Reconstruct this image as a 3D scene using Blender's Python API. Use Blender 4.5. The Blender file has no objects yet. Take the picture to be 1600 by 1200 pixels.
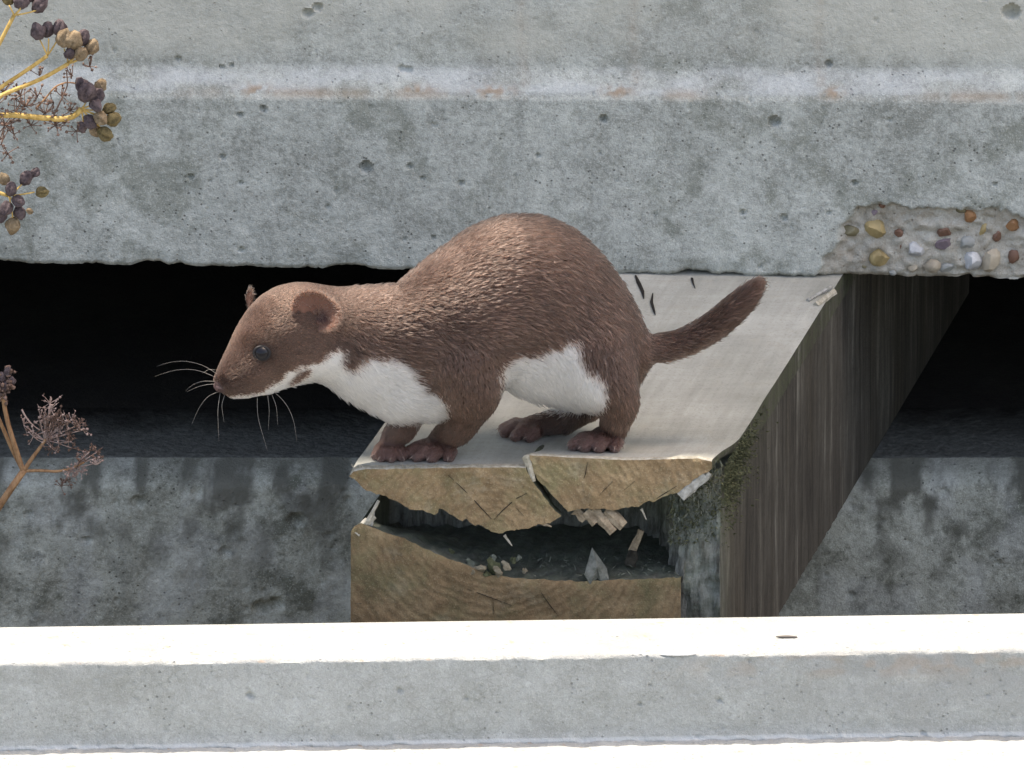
import bpy, math, random
import numpy as np
from mathutils import Vector, Matrix
from mathutils.bvhtree import BVHTree

# ------------------------------------------------------------------ camera, sky, sun, exposure
sc = bpy.context.scene
COL = sc.collection
S = 0.00035                      # metres per photograph pixel at the beam end
D = 6.0                          # camera distance
PITCH = math.radians(20.0)
cp, sp_ = math.cos(PITCH), math.sin(PITCH)
_v = (600 - 735) * S
_t = D * cp / (D * cp + _v * sp_)
ZT = -(D * sp_ + _t * (-D * sp_ + _v * cp))
CAM = np.array([0.0, -D * cp, ZT + D * sp_])
FWD = np.array([0.0, cp, -sp_]); UP = np.array([0.0, sp_, cp]); RT = np.array([1.0, 0, 0])

cam_d = bpy.data.cameras.new('camera')
cam_d.sensor_width = 36.0
cam_d.lens = 36.0 * D / (1600 * S)
cam_d.clip_start = 0.05
cam_d.clip_end = 3000
cam = bpy.data.objects.new('camera', cam_d)
COL.objects.link(cam)
cam.location = CAM
cam.rotation_euler = (math.radians(90) - PITCH, 0, 0)
sc.camera = cam

SUN_AZ = math.radians(71)        # high on the left, a little behind the wall
SUN_EL = math.radians(67)
w = bpy.data.worlds.new('World'); sc.world = w; w.use_nodes = True
wn = w.node_tree
for n in list(wn.nodes): wn.nodes.remove(n)
wo = wn.nodes.new('ShaderNodeOutputWorld'); bg = wn.nodes.new('ShaderNodeBackground')
sky = wn.nodes.new('ShaderNodeTexSky'); sky.sky_type = 'NISHITA'; sky.sun_disc = False
sky.sun_elevation = SUN_EL; sky.sun_rotation = SUN_AZ
sky.air_density = 1.0; sky.dust_density = 4.0; sky.ozone_density = 0.6
bg.inputs['Strength'].default_value = 0.15
wn.links.new(sky.outputs[0], bg.inputs[0]); wn.links.new(bg.outputs[0], wo.inputs[0])

sun_d = bpy.data.lights.new('sun', 'SUN'); sun_d.energy = 2.8; sun_d.angle = math.radians(0.5)
sun_d.color = (1.0, 0.97, 0.93)
sun = bpy.data.objects.new('sun', sun_d); COL.objects.link(sun)
to_sun = Vector((-math.sin(SUN_AZ) * math.cos(SUN_EL), math.cos(SUN_AZ) * math.cos(SUN_EL), math.sin(SUN_EL)))
sun.rotation_euler = to_sun.to_track_quat('Z', 'Y').to_euler()
SUN_TAN = to_sun.z / to_sun.y
vs = sc.view_settings
vs.view_transform = 'Standard'; vs.look = 'None'; vs.gamma = 1.0; vs.use_curve_mapping = False
vs.exposure = 1.7
vs.use_white_balance = True; vs.white_balance_temperature = 7400; vs.white_balance_tint = 12
sc.cycles.max_bounces = 8
sc.cycles.use_denoising = True

rng = np.random.default_rng(7)
random.seed(7)

# ------------------------------------------------------------------ projection helpers
def ray(px, py):
    d = FWD * D + RT * ((px - 800) * S) + UP * ((600 - py) * S)
    return d
def P(px, py, d):                # photograph pixel at depth d (pixels behind the beam end) -> metres
    r = ray(px, py); t = (d * S - CAM[1]) / r[1]
    return CAM + r * t
def RZ(px, py, z):               # photograph pixel on the level z (metres)
    r = ray(px, py); t = (z - CAM[2]) / r[2]
    return CAM + r * t
def Q(px, d, z):                 # pixel column, depth and height in pixels -> metres
    y, zz = d * S, z * S
    dep = (y - CAM[1]) * FWD[1] + (zz - CAM[2]) * FWD[2]
    return np.array([(px - 800) * S * dep / D, y, zz])
def project(V):
    q = V - CAM
    dep = q @ FWD
    return 800 + (q @ RT) / dep * D / S, 600 - (q @ UP) / dep * D / S

# ------------------------------------------------------------------ numeric noise
def _h(ix, iy, iz, seed):
    h = (ix * 374761393 + iy * 668265263 + iz * 2147483647 + seed * 974711) & 0xFFFFFFFF
    h = ((h ^ (h >> 13)) * 1274126177) & 0xFFFFFFFF
    h = ((h ^ (h >> 16)) * 2246822519) & 0xFFFFFFFF
    return ((h ^ (h >> 15)) & 0xFFFFFF) / float(0xFFFFFF)
def vnoise(p, seed=0):           # p (N,3) -> 0..1
    p = np.asarray(p, float); i = np.floor(p).astype(np.int64); f = p - i
    f = f * f * (3 - 2 * f); r = 0
    for a in (0, 1):
        for b in (0, 1):
            for c in (0, 1):
                wt = (f[:, 0] if a else 1 - f[:, 0]) * (f[:, 1] if b else 1 - f[:, 1]) * (f[:, 2] if c else 1 - f[:, 2])
                r = r + wt * _h(i[:, 0] + a, i[:, 1] + b, i[:, 2] + c, seed)
    return r
def fbm(p, seed=0, oct=4):
    r, a, t = 0, 1.0, 0
    p = np.asarray(p, float)
    for k in range(oct):
        r = r + a * vnoise(p * 2 ** k + 13.7 * k, seed + k); t += a; a *= 0.5
    return r / t
def n1(x, seed=0, oct=4):
    x = np.atleast_1d(np.asarray(x, float))
    return fbm(np.stack([x, x * 0 + 0.37, x * 0 + 0.71], 1), seed, oct)
def smooth(a, b, x):
    t = np.clip((x - a) / (b - a), 0, 1); return t * t * (3 - 2 * t)

# ------------------------------------------------------------------ object helpers
def thing(name, label, cat, loc, group=None, kind=None):
    o = bpy.data.objects.new(name, None); COL.objects.link(o)
    o.location = loc; o['label'] = label; o['category'] = cat
    o.empty_display_size = 0.01
    if group: o['group'] = group
    if kind: o['kind'] = kind
    return o
def mesh(name, V, F, mat, parent=None, smooth_=True, cols=None, world_origin=None):
    V = np.asarray(V, float)
    off = np.array(parent.location) if parent is not None and parent.parent is None else np.zeros(3)
    if parent is not None and parent.parent is not None:
        off = np.array(parent.parent.location) + np.array(parent.location)
    if world_origin is not None: off = off + 0
    me = bpy.data.meshes.new(name)
    me.from_pydata([tuple(v) for v in (V - off)], [], [tuple(int(i) for i in f) for f in F])
    me.validate()
    if smooth_: me.polygons.foreach_set('use_smooth', [True] * len(me.polygons))
    if cols:
        for an, arr in cols.items():
            a = me.attributes.new(an, 'FLOAT_COLOR', 'POINT')
            arr = np.concatenate([arr, np.ones((len(arr), 1))], 1) if arr.shape[1] == 3 else arr
            a.data.foreach_set('color', arr.astype(np.float32).ravel())
    me.materials.append(mat)
    o = bpy.data.objects.new(name, me); COL.objects.link(o)
    if parent is not None: o.parent = parent
    return o
def sharp(o, deg=35):
    me = o.data
    me.set_sharp_from_angle(angle=math.radians(deg))
    return o

def gridfaces(nu, nv, flip=False, wrap=False):
    F = []
    for j in range(nv - 1):
        for i in range(nu - 1 + (1 if wrap else 0)):
            a = j * nu + i; b = j * nu + (i + 1) % nu; c = (j + 1) * nu + (i + 1) % nu; d = (j + 1) * nu + i
            F.append((a, d, c, b) if flip else (a, b, c, d))
    return F

# ------------------------------------------------------------------ node helpers
class NT:
    def __init__(s, name):
        s.m = bpy.data.materials.new(name); s.m.use_nodes = True
        s.t = s.m.node_tree; s.b = s.t.nodes['Principled BSDF']; s.o = s.t.nodes['Material Output']
        s.co = s.n('ShaderNodeTexCoord').outputs['Object']
    def n(s, ty, **kw):
        x = s.t.nodes.new(ty)
        for k, v in kw.items(): setattr(x, k, v)
        return x
    def set(s, sock, v):
        if hasattr(v, 'node'): s.t.links.new(v, sock)
        elif isinstance(v, (tuple, list)) and len(v) == 3 and sock.type == 'RGBA': sock.default_value = (*v, 1)
        else: sock.default_value = v
    def noise(s, scale, detail=4, rough=0.55, vec=None, dist=0.0):
        x = s.n('ShaderNodeTexNoise'); x.inputs['Scale'].default_value = scale; x.inputs['Detail'].default_value = detail
        x.inputs['Roughness'].default_value = rough; x.inputs['Distortion'].default_value = dist
        s.set(x.inputs['Vector'], vec or s.co); return x.outputs['Fac']
    def voro(s, scale, vec=None, feature='F1', out='Distance', rnd=1.0):
        x = s.n('ShaderNodeTexVoronoi', feature=feature); x.inputs['Scale'].default_value = scale
        x.inputs['Randomness'].default_value = rnd
        s.set(x.inputs['Vector'], vec or s.co); return x.outputs[out]
    def mapping(s, scale=(1, 1, 1), loc=(0, 0, 0), rot=(0, 0, 0), vec=None):
        x = s.n('ShaderNodeMapping'); x.inputs['Scale'].default_value = scale; x.inputs['Location'].default_value = loc
        x.inputs['Rotation'].default_value = rot
        s.set(x.inputs['Vector'], vec or s.co); return x.outputs[0]
    def ramp(s, fac, stops, inter='LINEAR'):
        x = s.n('ShaderNodeValToRGB'); cr = x.color_ramp; cr.interpolation = inter
        while len(cr.elements) < len(stops): cr.elements.new(0.5)
        for e, (p, c) in zip(cr.elements, stops):
            e.position = p; e.color = (c, c, c, 1) if isinstance(c, (int, float)) else (*c, 1)
        s.set(x.inputs[0], fac); return x.outputs[0]
    def mix(s, fac, a, b, mode='MIX'):
        x = s.n('ShaderNodeMix', data_type='RGBA', blend_type=mode)
        s.set(x.inputs[0], fac); s.set(x.inputs[6], a); s.set(x.inputs[7], b); return x.outputs[2]
    def math(s, op, a, b=0.0, c=None, clamp=False):
        x = s.n('ShaderNodeMath', operation=op, use_clamp=clamp)
        s.set(x.inputs[0], a); s.set(x.inputs[1], b)
        if c is not None: s.set(x.inputs[2], c)
        return x.outputs[0]
    def attr(s, name, comp=None):
        x = s.n('ShaderNodeAttribute', attribute_name=name)
        if comp is None: return x.outputs['Color']
        y = s.n('ShaderNodeSeparateColor'); s.t.links.new(x.outputs['Color'], y.inputs[0]); return y.outputs[comp]
    def xyz(s, i, vec=None):
        x = s.n('ShaderNodeSeparateXYZ'); s.set(x.inputs[0], vec or s.co); return x.outputs[i]
    def bump(s, h, dist, strength=1.0, prev=None):
        x = s.n('ShaderNodeBump'); x.inputs['Distance'].default_value = dist; x.inputs['Strength'].default_value = strength
        s.set(x.inputs['Height'], h)
        if prev is not None: s.t.links.new(prev, x.inputs['Normal'])
        return x.outputs[0]
    def done(s, col, rough=0.9, normal=None, spec=0.3):
        s.set(s.b.inputs['Base Color'], col); s.set(s.b.inputs['Roughness'], rough)
        s.b.inputs['Specular IOR Level'].default_value = spec
        if normal is not None: s.t.links.new(normal, s.b.inputs['Normal'])
        return s.m

def srgb(r, g, b, k=1.0):
    f = lambda c: ((c / 255 + 0.055) / 1.055) ** 2.4 if c > 10 else c / 255 / 12.92
    return (f(r) * k, f(g) * k, f(b) * k)

def concrete(name, dark, mid, light, streak=0.0, grain=1.0, patch=None, patch_amt=0.5, blotch=12.0, crackle=0.0, stains=True, pits=1.0, pos=(0.36, 0.5, 0.64), warm=(0.47, 0.465, 0.405), rust=(0.33, 0.235, 0.155)):
    s = NT(name)
    a = s.noise(blotch, 5, 0.6, dist=0.4); b = s.noise(70, 6, 0.65); c = s.noise(330, 4, 0.7); g = s.noise(1100, 2, 0.6)
    f = s.math('ADD', s.math('MULTIPLY', a, 0.34), s.math('ADD', s.math('MULTIPLY', b, 0.31), s.math('MULTIPLY', c, 0.35)))
    col = s.ramp(f, [(pos[0], dark), (pos[1], mid), (pos[2], light)])
    if streak:
        st = s.noise(1.0, 4, 0.6, s.mapping((70, 70, 9)))
        col = s.mix(s.math('MULTIPLY', s.ramp(st, [(0.47, 0.0), (0.68, 1.0)]), streak), col, tuple(x * 0.42 for x in dark), 'MIX')
    if patch:
        pm = s.ramp(s.noise(26, 6, 0.7, s.mapping((1, 1, 1), (3, 5, 1))), [(0.52, 0.0), (0.62, 1.0)])
        col = s.mix(s.math('MULTIPLY', pm, patch_amt), col, patch)
    # sand grains, pale and dark
    col = s.mix(s.math('MULTIPLY', s.ramp(g, [(0.56, 0.0), (0.72, 1.0)]), 0.28 * grain), col, tuple(min(1, x * 1.7) for x in light))
    col = s.mix(s.math('MULTIPLY', s.ramp(g, [(0.28, 1.0), (0.44, 0.0)]), 0.40 * grain), col, tuple(x * 0.5 for x in dark))
    pk = s.math('MULTIPLY', s.ramp(s.voro(240), [(0.10, 1.0), (0.19, 0.0)]), s.ramp(s.noise(45, 3), [(0.48, 0.0), (0.6, 1.0)]))
    col = s.mix(s.math('MULTIPLY', pk, 0.65 * pits), col, tuple(x * 0.3 for x in dark))
    if crackle:
        ck = s.ramp(s.voro(150, s.mapping((1, 1, 1.3)), 'DISTANCE_TO_EDGE'), [(0.0, 1.0), (0.07, 0.0)])
        ck = s.math('MULTIPLY', ck, s.ramp(s.noise(22, 3), [(0.42, 0.0), (0.6, 1.0)]))
        col = s.mix(s.math('MULTIPLY', ck, crackle), col, tuple(x * 0.35 for x in dark))
    if stains:
        col = s.mix(s.attr('stain', 0), col, warm)
        col = s.mix(s.attr('stain', 1), col, (0.58, 0.60, 0.61))
        col = s.mix(s.attr('stain', 2), col, rust)
    h = s.math('ADD', s.math('MULTIPLY', c, 1.0), s.math('ADD', s.math('MULTIPLY', g, 0.45), s.math('MULTIPLY', pk, -0.9)))
    return s.done(col, 0.92, s.bump(h, 0.0011, 0.75), 0.2)

M_slab = concrete('slab_concrete', (0.225, 0.232, 0.205), (0.365, 0.378, 0.345), (0.475, 0.492, 0.45), patch=(0.175, 0.185, 0.15), patch_amt=0.6, pos=(0.40, 0.5, 0.60))
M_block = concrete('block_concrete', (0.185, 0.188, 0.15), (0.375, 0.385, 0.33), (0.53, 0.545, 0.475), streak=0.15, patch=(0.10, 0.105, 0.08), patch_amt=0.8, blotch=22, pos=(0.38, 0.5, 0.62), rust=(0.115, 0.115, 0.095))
M_step = concrete('step_concrete', (0.27, 0.28, 0.258), (0.338, 0.35, 0.335), (0.41, 0.427, 0.415), crackle=0.18, warm=(0.245, 0.252, 0.248), grain=0.7, patch=(0.24, 0.245, 0.225), patch_amt=0.35, pits=0.6)
M_ground = concrete('ground_dirt', (0.11, 0.105, 0.10), (0.17, 0.165, 0.155), (0.24, 0.23, 0.22), stains=False)
s = NT('block_top_shade'); _f = s.noise(24, 6, 0.7); _e = s.math('ADD', s.xyz(1), s.math('MULTIPLY', s.math('SUBTRACT', _f, 0.5), 0.12))
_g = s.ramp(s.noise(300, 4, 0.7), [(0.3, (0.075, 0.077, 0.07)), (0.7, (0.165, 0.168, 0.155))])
M_top_shade = s.done(s.mix(s.ramp(_e, [(0.045, 0.0), (0.105, 1.0)]), _g, (0.022, 0.02, 0.018)), 0.95, s.bump(s.noise(200, 4), 0.002, 0.8), 0.1)  # shade of the gap painted in: block top darkens with depth
M_gap_shade = concrete('gap_shade', (0.012, 0.011, 0.01), (0.022, 0.02, 0.018), (0.035, 0.032, 0.028), stains=False)  # near-black tone painting deep shade on the gap's inner surfaces

# ------------------------------------------------------------------ shared levels
pR = RZ(1310, 440, 0.0)
YS = pR[1]                                        # slab face where the beam goes under it
BDIR = (pR - RZ(1125, 735, 0.0)); BDIR /= np.linalg.norm(BDIR)
BZ = -414                                         # underside of the beam, pixels
GROUND = -1250 * S

# ------------------------------------------------------------------ ground and added light blocker behind the gap
g = mesh('ground', [(-300, -300, GROUND), (300, -300, GROUND), (300, 300, GROUND), (-300, 300, GROUND)], [(0, 1, 2, 3)], M_ground, None, False)
g['kind'] = 'structure'
bv = []  # unseen block added behind the gap to stop light leaking in
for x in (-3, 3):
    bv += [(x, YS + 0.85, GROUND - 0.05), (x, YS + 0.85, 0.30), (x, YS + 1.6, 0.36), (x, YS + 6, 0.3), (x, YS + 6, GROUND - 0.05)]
g = mesh('gap_light_blocker', bv, [(0, 1, 6, 5), (1, 2, 7, 6), (2, 3, 8, 7), (3, 4, 9, 8), (4, 3, 2, 1, 0), (5, 6, 7, 8, 9)], M_gap_shade, None, False)
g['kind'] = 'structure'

def axis(lo, hi, step, ends):
    return np.concatenate([np.array(sorted(e for e in ends if e < lo)), np.arange(lo, hi + 0.01, step), np.array(sorted(e for e in ends if e > hi))])

def inpoly(px, py, poly):
    r = np.zeros(len(px), bool); n = len(poly)
    for i in range(n):
        x1, y1 = poly[i]; x2, y2 = poly[(i + 1) % n]
        c = ((y1 > py) != (y2 > py)) & (px < (x2 - x1) * (py - y1) / (y2 - y1 + 1e-9) + x1)
        r ^= c
    return r
def polydist(px, py, poly):
    d = np.full(len(px), 1e9); n = len(poly)
    for i in range(n):
        a = np.array(poly[i], float); b = np.array(poly[(i + 1) % n], float); ab = b - a
        t = np.clip(((px - a[0]) * ab[0] + (py - a[1]) * ab[1]) / (ab @ ab + 1e-9), 0, 1)
        d = np.minimum(d, np.hypot(px - a[0] - t * ab[0], py - a[1] - t * ab[1]))
    return np.where(inpoly(px, py, poly), d, -d)   # positive inside

def pit_field(X, Z, pits):                         # depth of air holes, pixels
    dep = np.zeros(len(X))
    for (x, z, r, k) in pits:
        m = (np.abs(X - x) < 2.2 * r) & (np.abs(Z - z) < 2.2 * r)
        if not m.any(): continue
        e = np.hypot((X[m] - x) / 1.1, Z[m] - z) / r
        dep[m] = np.maximum(dep[m], k * r * np.sqrt(np.clip(1 - e * e, 0, 1)))
    return dep

# ------------------------------------------------------------------ upper concrete slab
A = RZ(0, 412, 0.0); B = RZ(1600, 440, 0.0)
ux = (B - A) / np.linalg.norm(B - A); uy = np.array([-ux[1], ux[0], 0])   # along and into the slab
mid = A + (B - A) / 2; half = np.linalg.norm(B - A) / 2 / S
slab = thing('concrete_wall', 'long grey concrete wall with broken pebbly lower edge, lying across the timber beam', 'concrete wall', (mid[0], mid[1], 0.0), kind='thing')
def slab_px(px, py):                               # photograph pixel -> slab face coordinates (pixels)
    r = ray(px, py); n = uy
    t = ((mid - CAM) @ n) / (r @ n); p = CAM + r * t - mid
    return (p @ ux) / S, p[2] / S
SPALL = [slab_px(*q) for q in [(1268, 446), (1287, 402), (1308, 382), (1318, 345), (1338, 323), (1385, 317), (1440, 326), (1500, 324), (1560, 323), (1588, 335), (1615, 350), (1615, 446)]]
_m = ux[1] / ux[0]; _k = -to_sun.x / to_sun.z; _xT = P(690, 735, 0)[0]
TOPZ = (mid[1] + 65 * S + _m * (_xT - mid[0]) - 24 * S) / (_m * _k + to_sun.y / to_sun.z) / S     # the wall's shadow ends at the beam's lip
L0, L1 = slab_px(200, 152)[1], slab_px(1600, 157)[1]
spits = []
for (x, y, r) in [(572, 261, 10), (640, 260, 5), (375, 179, 5), (411, 170, 6), (348, 245, 5), (298, 276, 5), (375, 285, 4), (512, 323, 4), (377, 391, 5), (677, 371, 4),
                  (276, 99, 5), (345, 112, 4), (360, 109, 4), (480, 27, 8), (495, 18, 7), (942, 186, 7), (1160, 332, 5), (1295, 332, 4), (840, 243, 4),
                  (1580, 26, 13), (1537, 2, 7), (1294, 107, 6), (1210, 190, 9), (1335, 286, 5), (720, 286, 5), (660, 278, 4), (1555, 288, 4), (1225, 340, 6), (1390, 187, 4), (626, 114, 6), (636, 116, 6)]:
    u, z = slab_px(x, y); spits.append((u, z, r * 1.05, 1.7))
for k in range(210):
    spits.append((rng.uniform(-900, 900), rng.uniform(10, 480) , rng.choice([1.8, 2.2, 2.6, 3.2, 4.0], p=[.35, .3, .2, .1, .05]), 1.1))
us = axis(-half - 40, half + 40, 3.2, [-9500, -7000, -4500, -2500, -1500, -1100, 1100, 1500, 2500, 4500, 7000])
zs = np.concatenate([np.arange(0, 500, 3.2), np.array([520, 560, 640, 760, 900, 1100, 1500, 2200, 3200, TOPZ - 30, TOPZ - 8, TOPZ])])
UU, ZZ = np.meshgrid(us, zs); U = UU.ravel(); Z = ZZ.ravel()
lz = L0 + (L1 - L0) * (U + half) / (2 * half)
pp = np.stack([U / 26, Z / 26, U * 0], 1)
dy = (fbm(pp, 3, 4) - 0.5) * 2.4 + (fbm(np.stack([U / 5, Z / 5, U * 0], 1), 9, 2) - 0.5) * 1.5
edge_n = (n1(U / 60, 31) - 0.5) * 8
dy += 20 * smooth(lz - 3 + edge_n, lz + 50 + edge_n, Z) + 3.5 * smooth(lz - 5, lz + 3, Z + edge_n * 0.7)
dy += np.clip((Z - lz - 60) / (TOPZ - lz), 0, 1) * 45                                  # the upper face leans back
dy += 6 * smooth(7, 0, Z) * (0.4 + n1(U / 40, 5))                                       # worn lower arris
pit = pit_field(U, Z, spits); dy += pit
sd = polydist(U, Z, SPALL)
sd = sd + (fbm(np.stack([U / 11, Z / 11, U * 0], 1), 44, 3) - 0.5) * 16
rec = smooth(-1, 7, sd)
dy += rec * (12 + (fbm(np.stack([U / 16, Z / 13, U * 0], 1), 51, 4) - 0.5) * 17)
lift = np.zeros(len(U))
low = Z < 30
chip = np.clip(n1(U / 34, 77, 5) - 0.52, 0, 1) * 14 + np.clip(n1(U / 9, 78, 3) - 0.5, 0, 1) * 6
for cx, ww, hh in [(slab_px(235, 414)[0], 26, 6), (slab_px(545, 418)[0], 34, 5), (slab_px(1085, 428)[0], 30, 6), (slab_px(1140, 432)[0], 16, 4)]:
    chip = np.maximum(chip, hh * np.exp(-((U - cx) / ww) ** 4) * (0.5 + n1(U / 6, 61)))
Zm = Z + np.where(low, chip * (1 - Z / 30), 0)
dy += np.where(low, chip * 1.3 * (1 - Z / 30), 0)
V = mid + np.outer(U * S, ux) + np.outer(dy * S, uy); V[:, 2] = Zm * S
nu, nv = len(us), len(zs)
F = gridfaces(nu, nv)
nb = len(V)
DEPTH = 0.70 / S
bb = mid + np.outer(us * S, ux) + np.outer(np.full(nu, DEPTH) * S, uy); bb[:, 2] = 0.0
tb = bb.copy(); tb[:, 2] = TOPZ * S
V = np.concatenate([V, bb, tb])
for i in range(nu - 1):
    F.append((i, nb + i, nb + i + 1, i + 1))
    t0 = (nv - 1) * nu
    F.append((t0 + i, t0 + i + 1, nb + nu + i + 1, nb + nu + i))
    F.append((nb + i, nb + nu + i, nb + nu + i + 1, nb + i + 1))
for i in (0, nu - 1):
    F.append(tuple([j * nu + i for j in range(nv)] + [nb + nu + i, nb + i]))
warm = smooth(lz + 35, lz + 90, Z) * (0.25 + 0.75 * smooth(0.35, 0.6, fbm(np.stack([U / 160, Z / 120, U * 0], 1), 101, 4)))
warm = np.maximum(warm, rec * 0.15)
nn = fbm(np.stack([U / 90, Z / 22, U * 0], 1), 121, 5)
white = smooth(0, 10, Z - lz) * smooth(62, 30, Z - lz) * smooth(0.30, 0.62, nn) * 0.5
rust = np.exp(-((Z - lz - 5) / 8) ** 2) * 0.45 * smooth(0.42, 0.62, fbm(np.stack([U / 70, U * 0, U * 0], 1), 131, 4))
for x, a in [(400, 50), (770, 60), (965, 46), (1300, 34), (650, 60)]:
    cx = slab_px(x, 140)[0]
    rust = np.maximum(rust, 0.85 * np.exp(-((U - cx) / (a * 0.55)) ** 2) * np.exp(-((Z - lz - 9) / 9) ** 2) * smooth(0.3, 0.6, fbm(np.stack([U / 9, Z / 6, U * 0], 1), 141, 3)))
for x in (990, 1280, 815):                                                                # old drip marks on the upper face
    cx = slab_px(x, 60)[0] + (n1(Z / 40, 151) - 0.5) * 20
    rust = np.maximum(rust, 0.3 * np.exp(-((U - cx) / 9) ** 2) * smooth(lz + 8, lz + 20, Z) * fbm(np.stack([U / 5, Z / 14, U * 0], 1), 152, 3))
rust = np.maximum(rust, rec * (0.18 + 0.3 * fbm(np.stack([U / 10, Z / 10, U * 0], 1), 161, 3)))
stain = np.stack([warm * 0.75, white * 0.7, rust], 1)
stain = np.concatenate([stain, np.zeros((2 * nu, 3))])
mesh('wall_face', V, F, M_slab, slab, True, {'stain': stain}); sharp(bpy.data.objects['wall_face'], 50)

# pebbles showing in the broken patch
def pebble_mat(name, c):
    s = NT(name); f = s.noise(260, 4, 0.6); f2 = s.noise(60, 3)
    col = s.mix(s.ramp(f2, [(0.35, 0.0), (0.65, 1.0)]), tuple(x * 0.62 for x in c), c)
    col = s.mix(s.math('MULTIPLY', s.ramp(f, [(0.5, 0.0), (0.7, 1.0)]), 0.35), col, tuple(min(0.85, x * 1.4 + 0.04) for x in c))
    return s.done(col, 0.55, s.bump(f, 0.0006, 0.6), 0.4)
PC = {k: pebble_mat('pebble_' + k, c) for k, c in dict((k, tuple(x * 0.72 + 0.03 for x in c)) for k, c in dict(yellow=(0.42, 0.31, 0.12), cream=(0.52, 0.44, 0.32), white=(0.66, 0.67, 0.67), grey=(0.38, 0.39, 0.36), rust=(0.20, 0.085, 0.04), orange=(0.36, 0.16, 0.045), olive=(0.20, 0.17, 0.08), purple=(0.26, 0.19, 0.22)).items()).items()}
def ico(sub=2):
    import bmesh
    bm = bmesh.new(); bmesh.ops.create_icosphere(bm, subdivisions=sub, radius=1.0)
    v = np.array([x.co[:] for x in bm.verts]); f = [[q.index for q in p.verts] for p in bm.faces]; bm.free(); return v, f
ICO2, ICOF2 = ico(2); ICO3, ICOF3 = ico(3)
PEB = [(1379, 323, 6, 6, 'rust'), (1330, 364, 16, 9, 'olive'), (1368, 360, 18, 16, 'yellow'), (1375, 407, 17, 15, 'yellow'), (1404, 368, 7, 8, 'rust'), (1406, 388, 5, 8, 'rust'),
       (1430, 393, 15, 13, 'white'), (1476, 366, 15, 9, 'rust'), (1475, 384, 15, 10, 'purple'), (1456, 419, 14, 11, 'cream'), (1427, 423, 9, 7, 'cream'), (1479, 422, 13, 8, 'grey'),
       (1517, 340, 12, 14, 'orange'), (1502, 330, 9, 9, 'olive'), (1519, 412, 16, 16, 'white'), (1547, 410, 15, 20, 'cream'), (1582, 355, 11, 10, 'orange'), (1584, 405, 9, 14, 'rust'),
       (1557, 372, 8, 11, 'rust'), (1536, 362, 5, 12, 'yellow'), (1511, 384, 14, 12, 'grey'), (1366, 336, 6, 5, 'purple'), (1395, 430, 6, 5, 'grey'), (1350, 420, 5, 4, 'olive')]
for k, (x, y, rx, rz, c) in enumerate(PEB):
    u, z = slab_px(x, y)
    v = ICO2.copy()
    nrm = rng.normal(size=(7, 3)); nrm /= np.linalg.norm(nrm, axis=1)[:, None]
    for q in nrm:                                   # flatten a few facets
        h = rng.uniform(0.62, 0.85); dd = v @ q - h; v = v - np.outer(np.clip(dd, 0, 1), q)
    v *= 1.12
    a = rng.uniform(-0.5, 0.5); ca, sa = math.cos(a), math.sin(a)
    X = v[:, 0] * rx * ca - v[:, 2] * rz * sa; Zz = v[:, 0] * rx * sa + v[:, 2] * rz * ca; Y = v[:, 1] * min(rx, rz) * 0.9
    W = mid + np.outer((u + X) * S, ux) + np.outer((13 + rng.uniform(-1, 2) + Y) * S, uy); W[:, 2] = (z + Zz) * S
    sharp(mesh('pebble', W, ICOF2, PC[c], slab), 28)

# ------------------------------------------------------------------ lower concrete block in the gap
c0 = P(1361, 745, 1127)
YB = 1127
def blk_px(px, py):
    p = P(px, py, YB); return p[0] / S, p[2] / S
BT = BZ - 4
block = thing('concrete_block', 'mottled grey concrete block in shade behind and below the split timber beam', 'concrete block', (0, YB * S, GROUND), kind='thing')
bpits = []
for (x, y, r) in [(215, 785, 11), (352, 862, 9), (463, 812, 13), (182, 938, 5), (307, 768, 8), (514, 837, 6), (328, 753, 7), (544, 783, 7), (521, 876, 4), (500, 912, 4), (45, 803, 6),
                  (408, 950, 13), (430, 944, 12), (135, 845, 7), (180, 786, 5), (1330, 930, 7), (1290, 900, 5), (1475, 770, 8), (1560, 880, 6)]:
    u, z = blk_px(x, y); bpits.append((u, z, r * 1.1, 0.85))
for k in range(190):
    bpits.append((rng.uniform(-950, 950), rng.uniform(BT - 330, BT - 8), rng.choice([2, 2.6, 3.2, 4.5], p=[.4, .3, .2, .1]), 1.0))
us = axis(-900, 900, 4.0, [-7000, -4000, -2000, -1200, 1200, 2000, 4000, 7000])
zs = np.concatenate([np.array([GROUND / S - 20, BT - 600, BT - 400]), np.arange(BT - 340, BT - 0.1, 4.0), np.array([BT - 1.0, BT])])
UU, ZZ = np.meshgrid(us, zs); U = UU.ravel(); Z = ZZ.ravel()
dy = (fbm(np.stack([U / 40, Z / 40, U * 0], 1), 203, 5) - 0.5) * 11 + (fbm(np.stack([U / 7, Z / 7, U * 0], 1), 205, 2) - 0.5) * 2.2
dy += pit_field(U, Z, bpits)
dy += 60 * smooth(BT - 46, BT + 6, Z) ** 2
V = np.stack([U * S, (YB + dy) * S, Z * S], 1)
nu, nv = len(us), len(zs); F = gridfaces(nu, nv); nb = len(V)
ys2 = [YB + 70, YB + 120, YB + 290, YB + 300, YB + 2400]
zadd = [0, 2, 0, 0, 0]
for yy, za in zip(ys2, zadd):
    V = np.concatenate([V, np.stack([us * S, us * 0 + yy * S, us * 0 + (BT + za) * S], 1)])
rows = [(nv - 1) * nu] + [nb + k * nu for k in range(5)]
for a, b in zip(rows[:-1], rows[1:]):
    for i in range(nu - 1): F.append((a + i, a + i + 1, b + i + 1, b + i))
stain = np.zeros((len(V), 3))
pale = smooth(0.5, 0.66, fbm(np.stack([U / 60, Z / 80, U * 0], 1), 222, 5)) * 0.16
stain[:nb, 1] = pale
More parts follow.
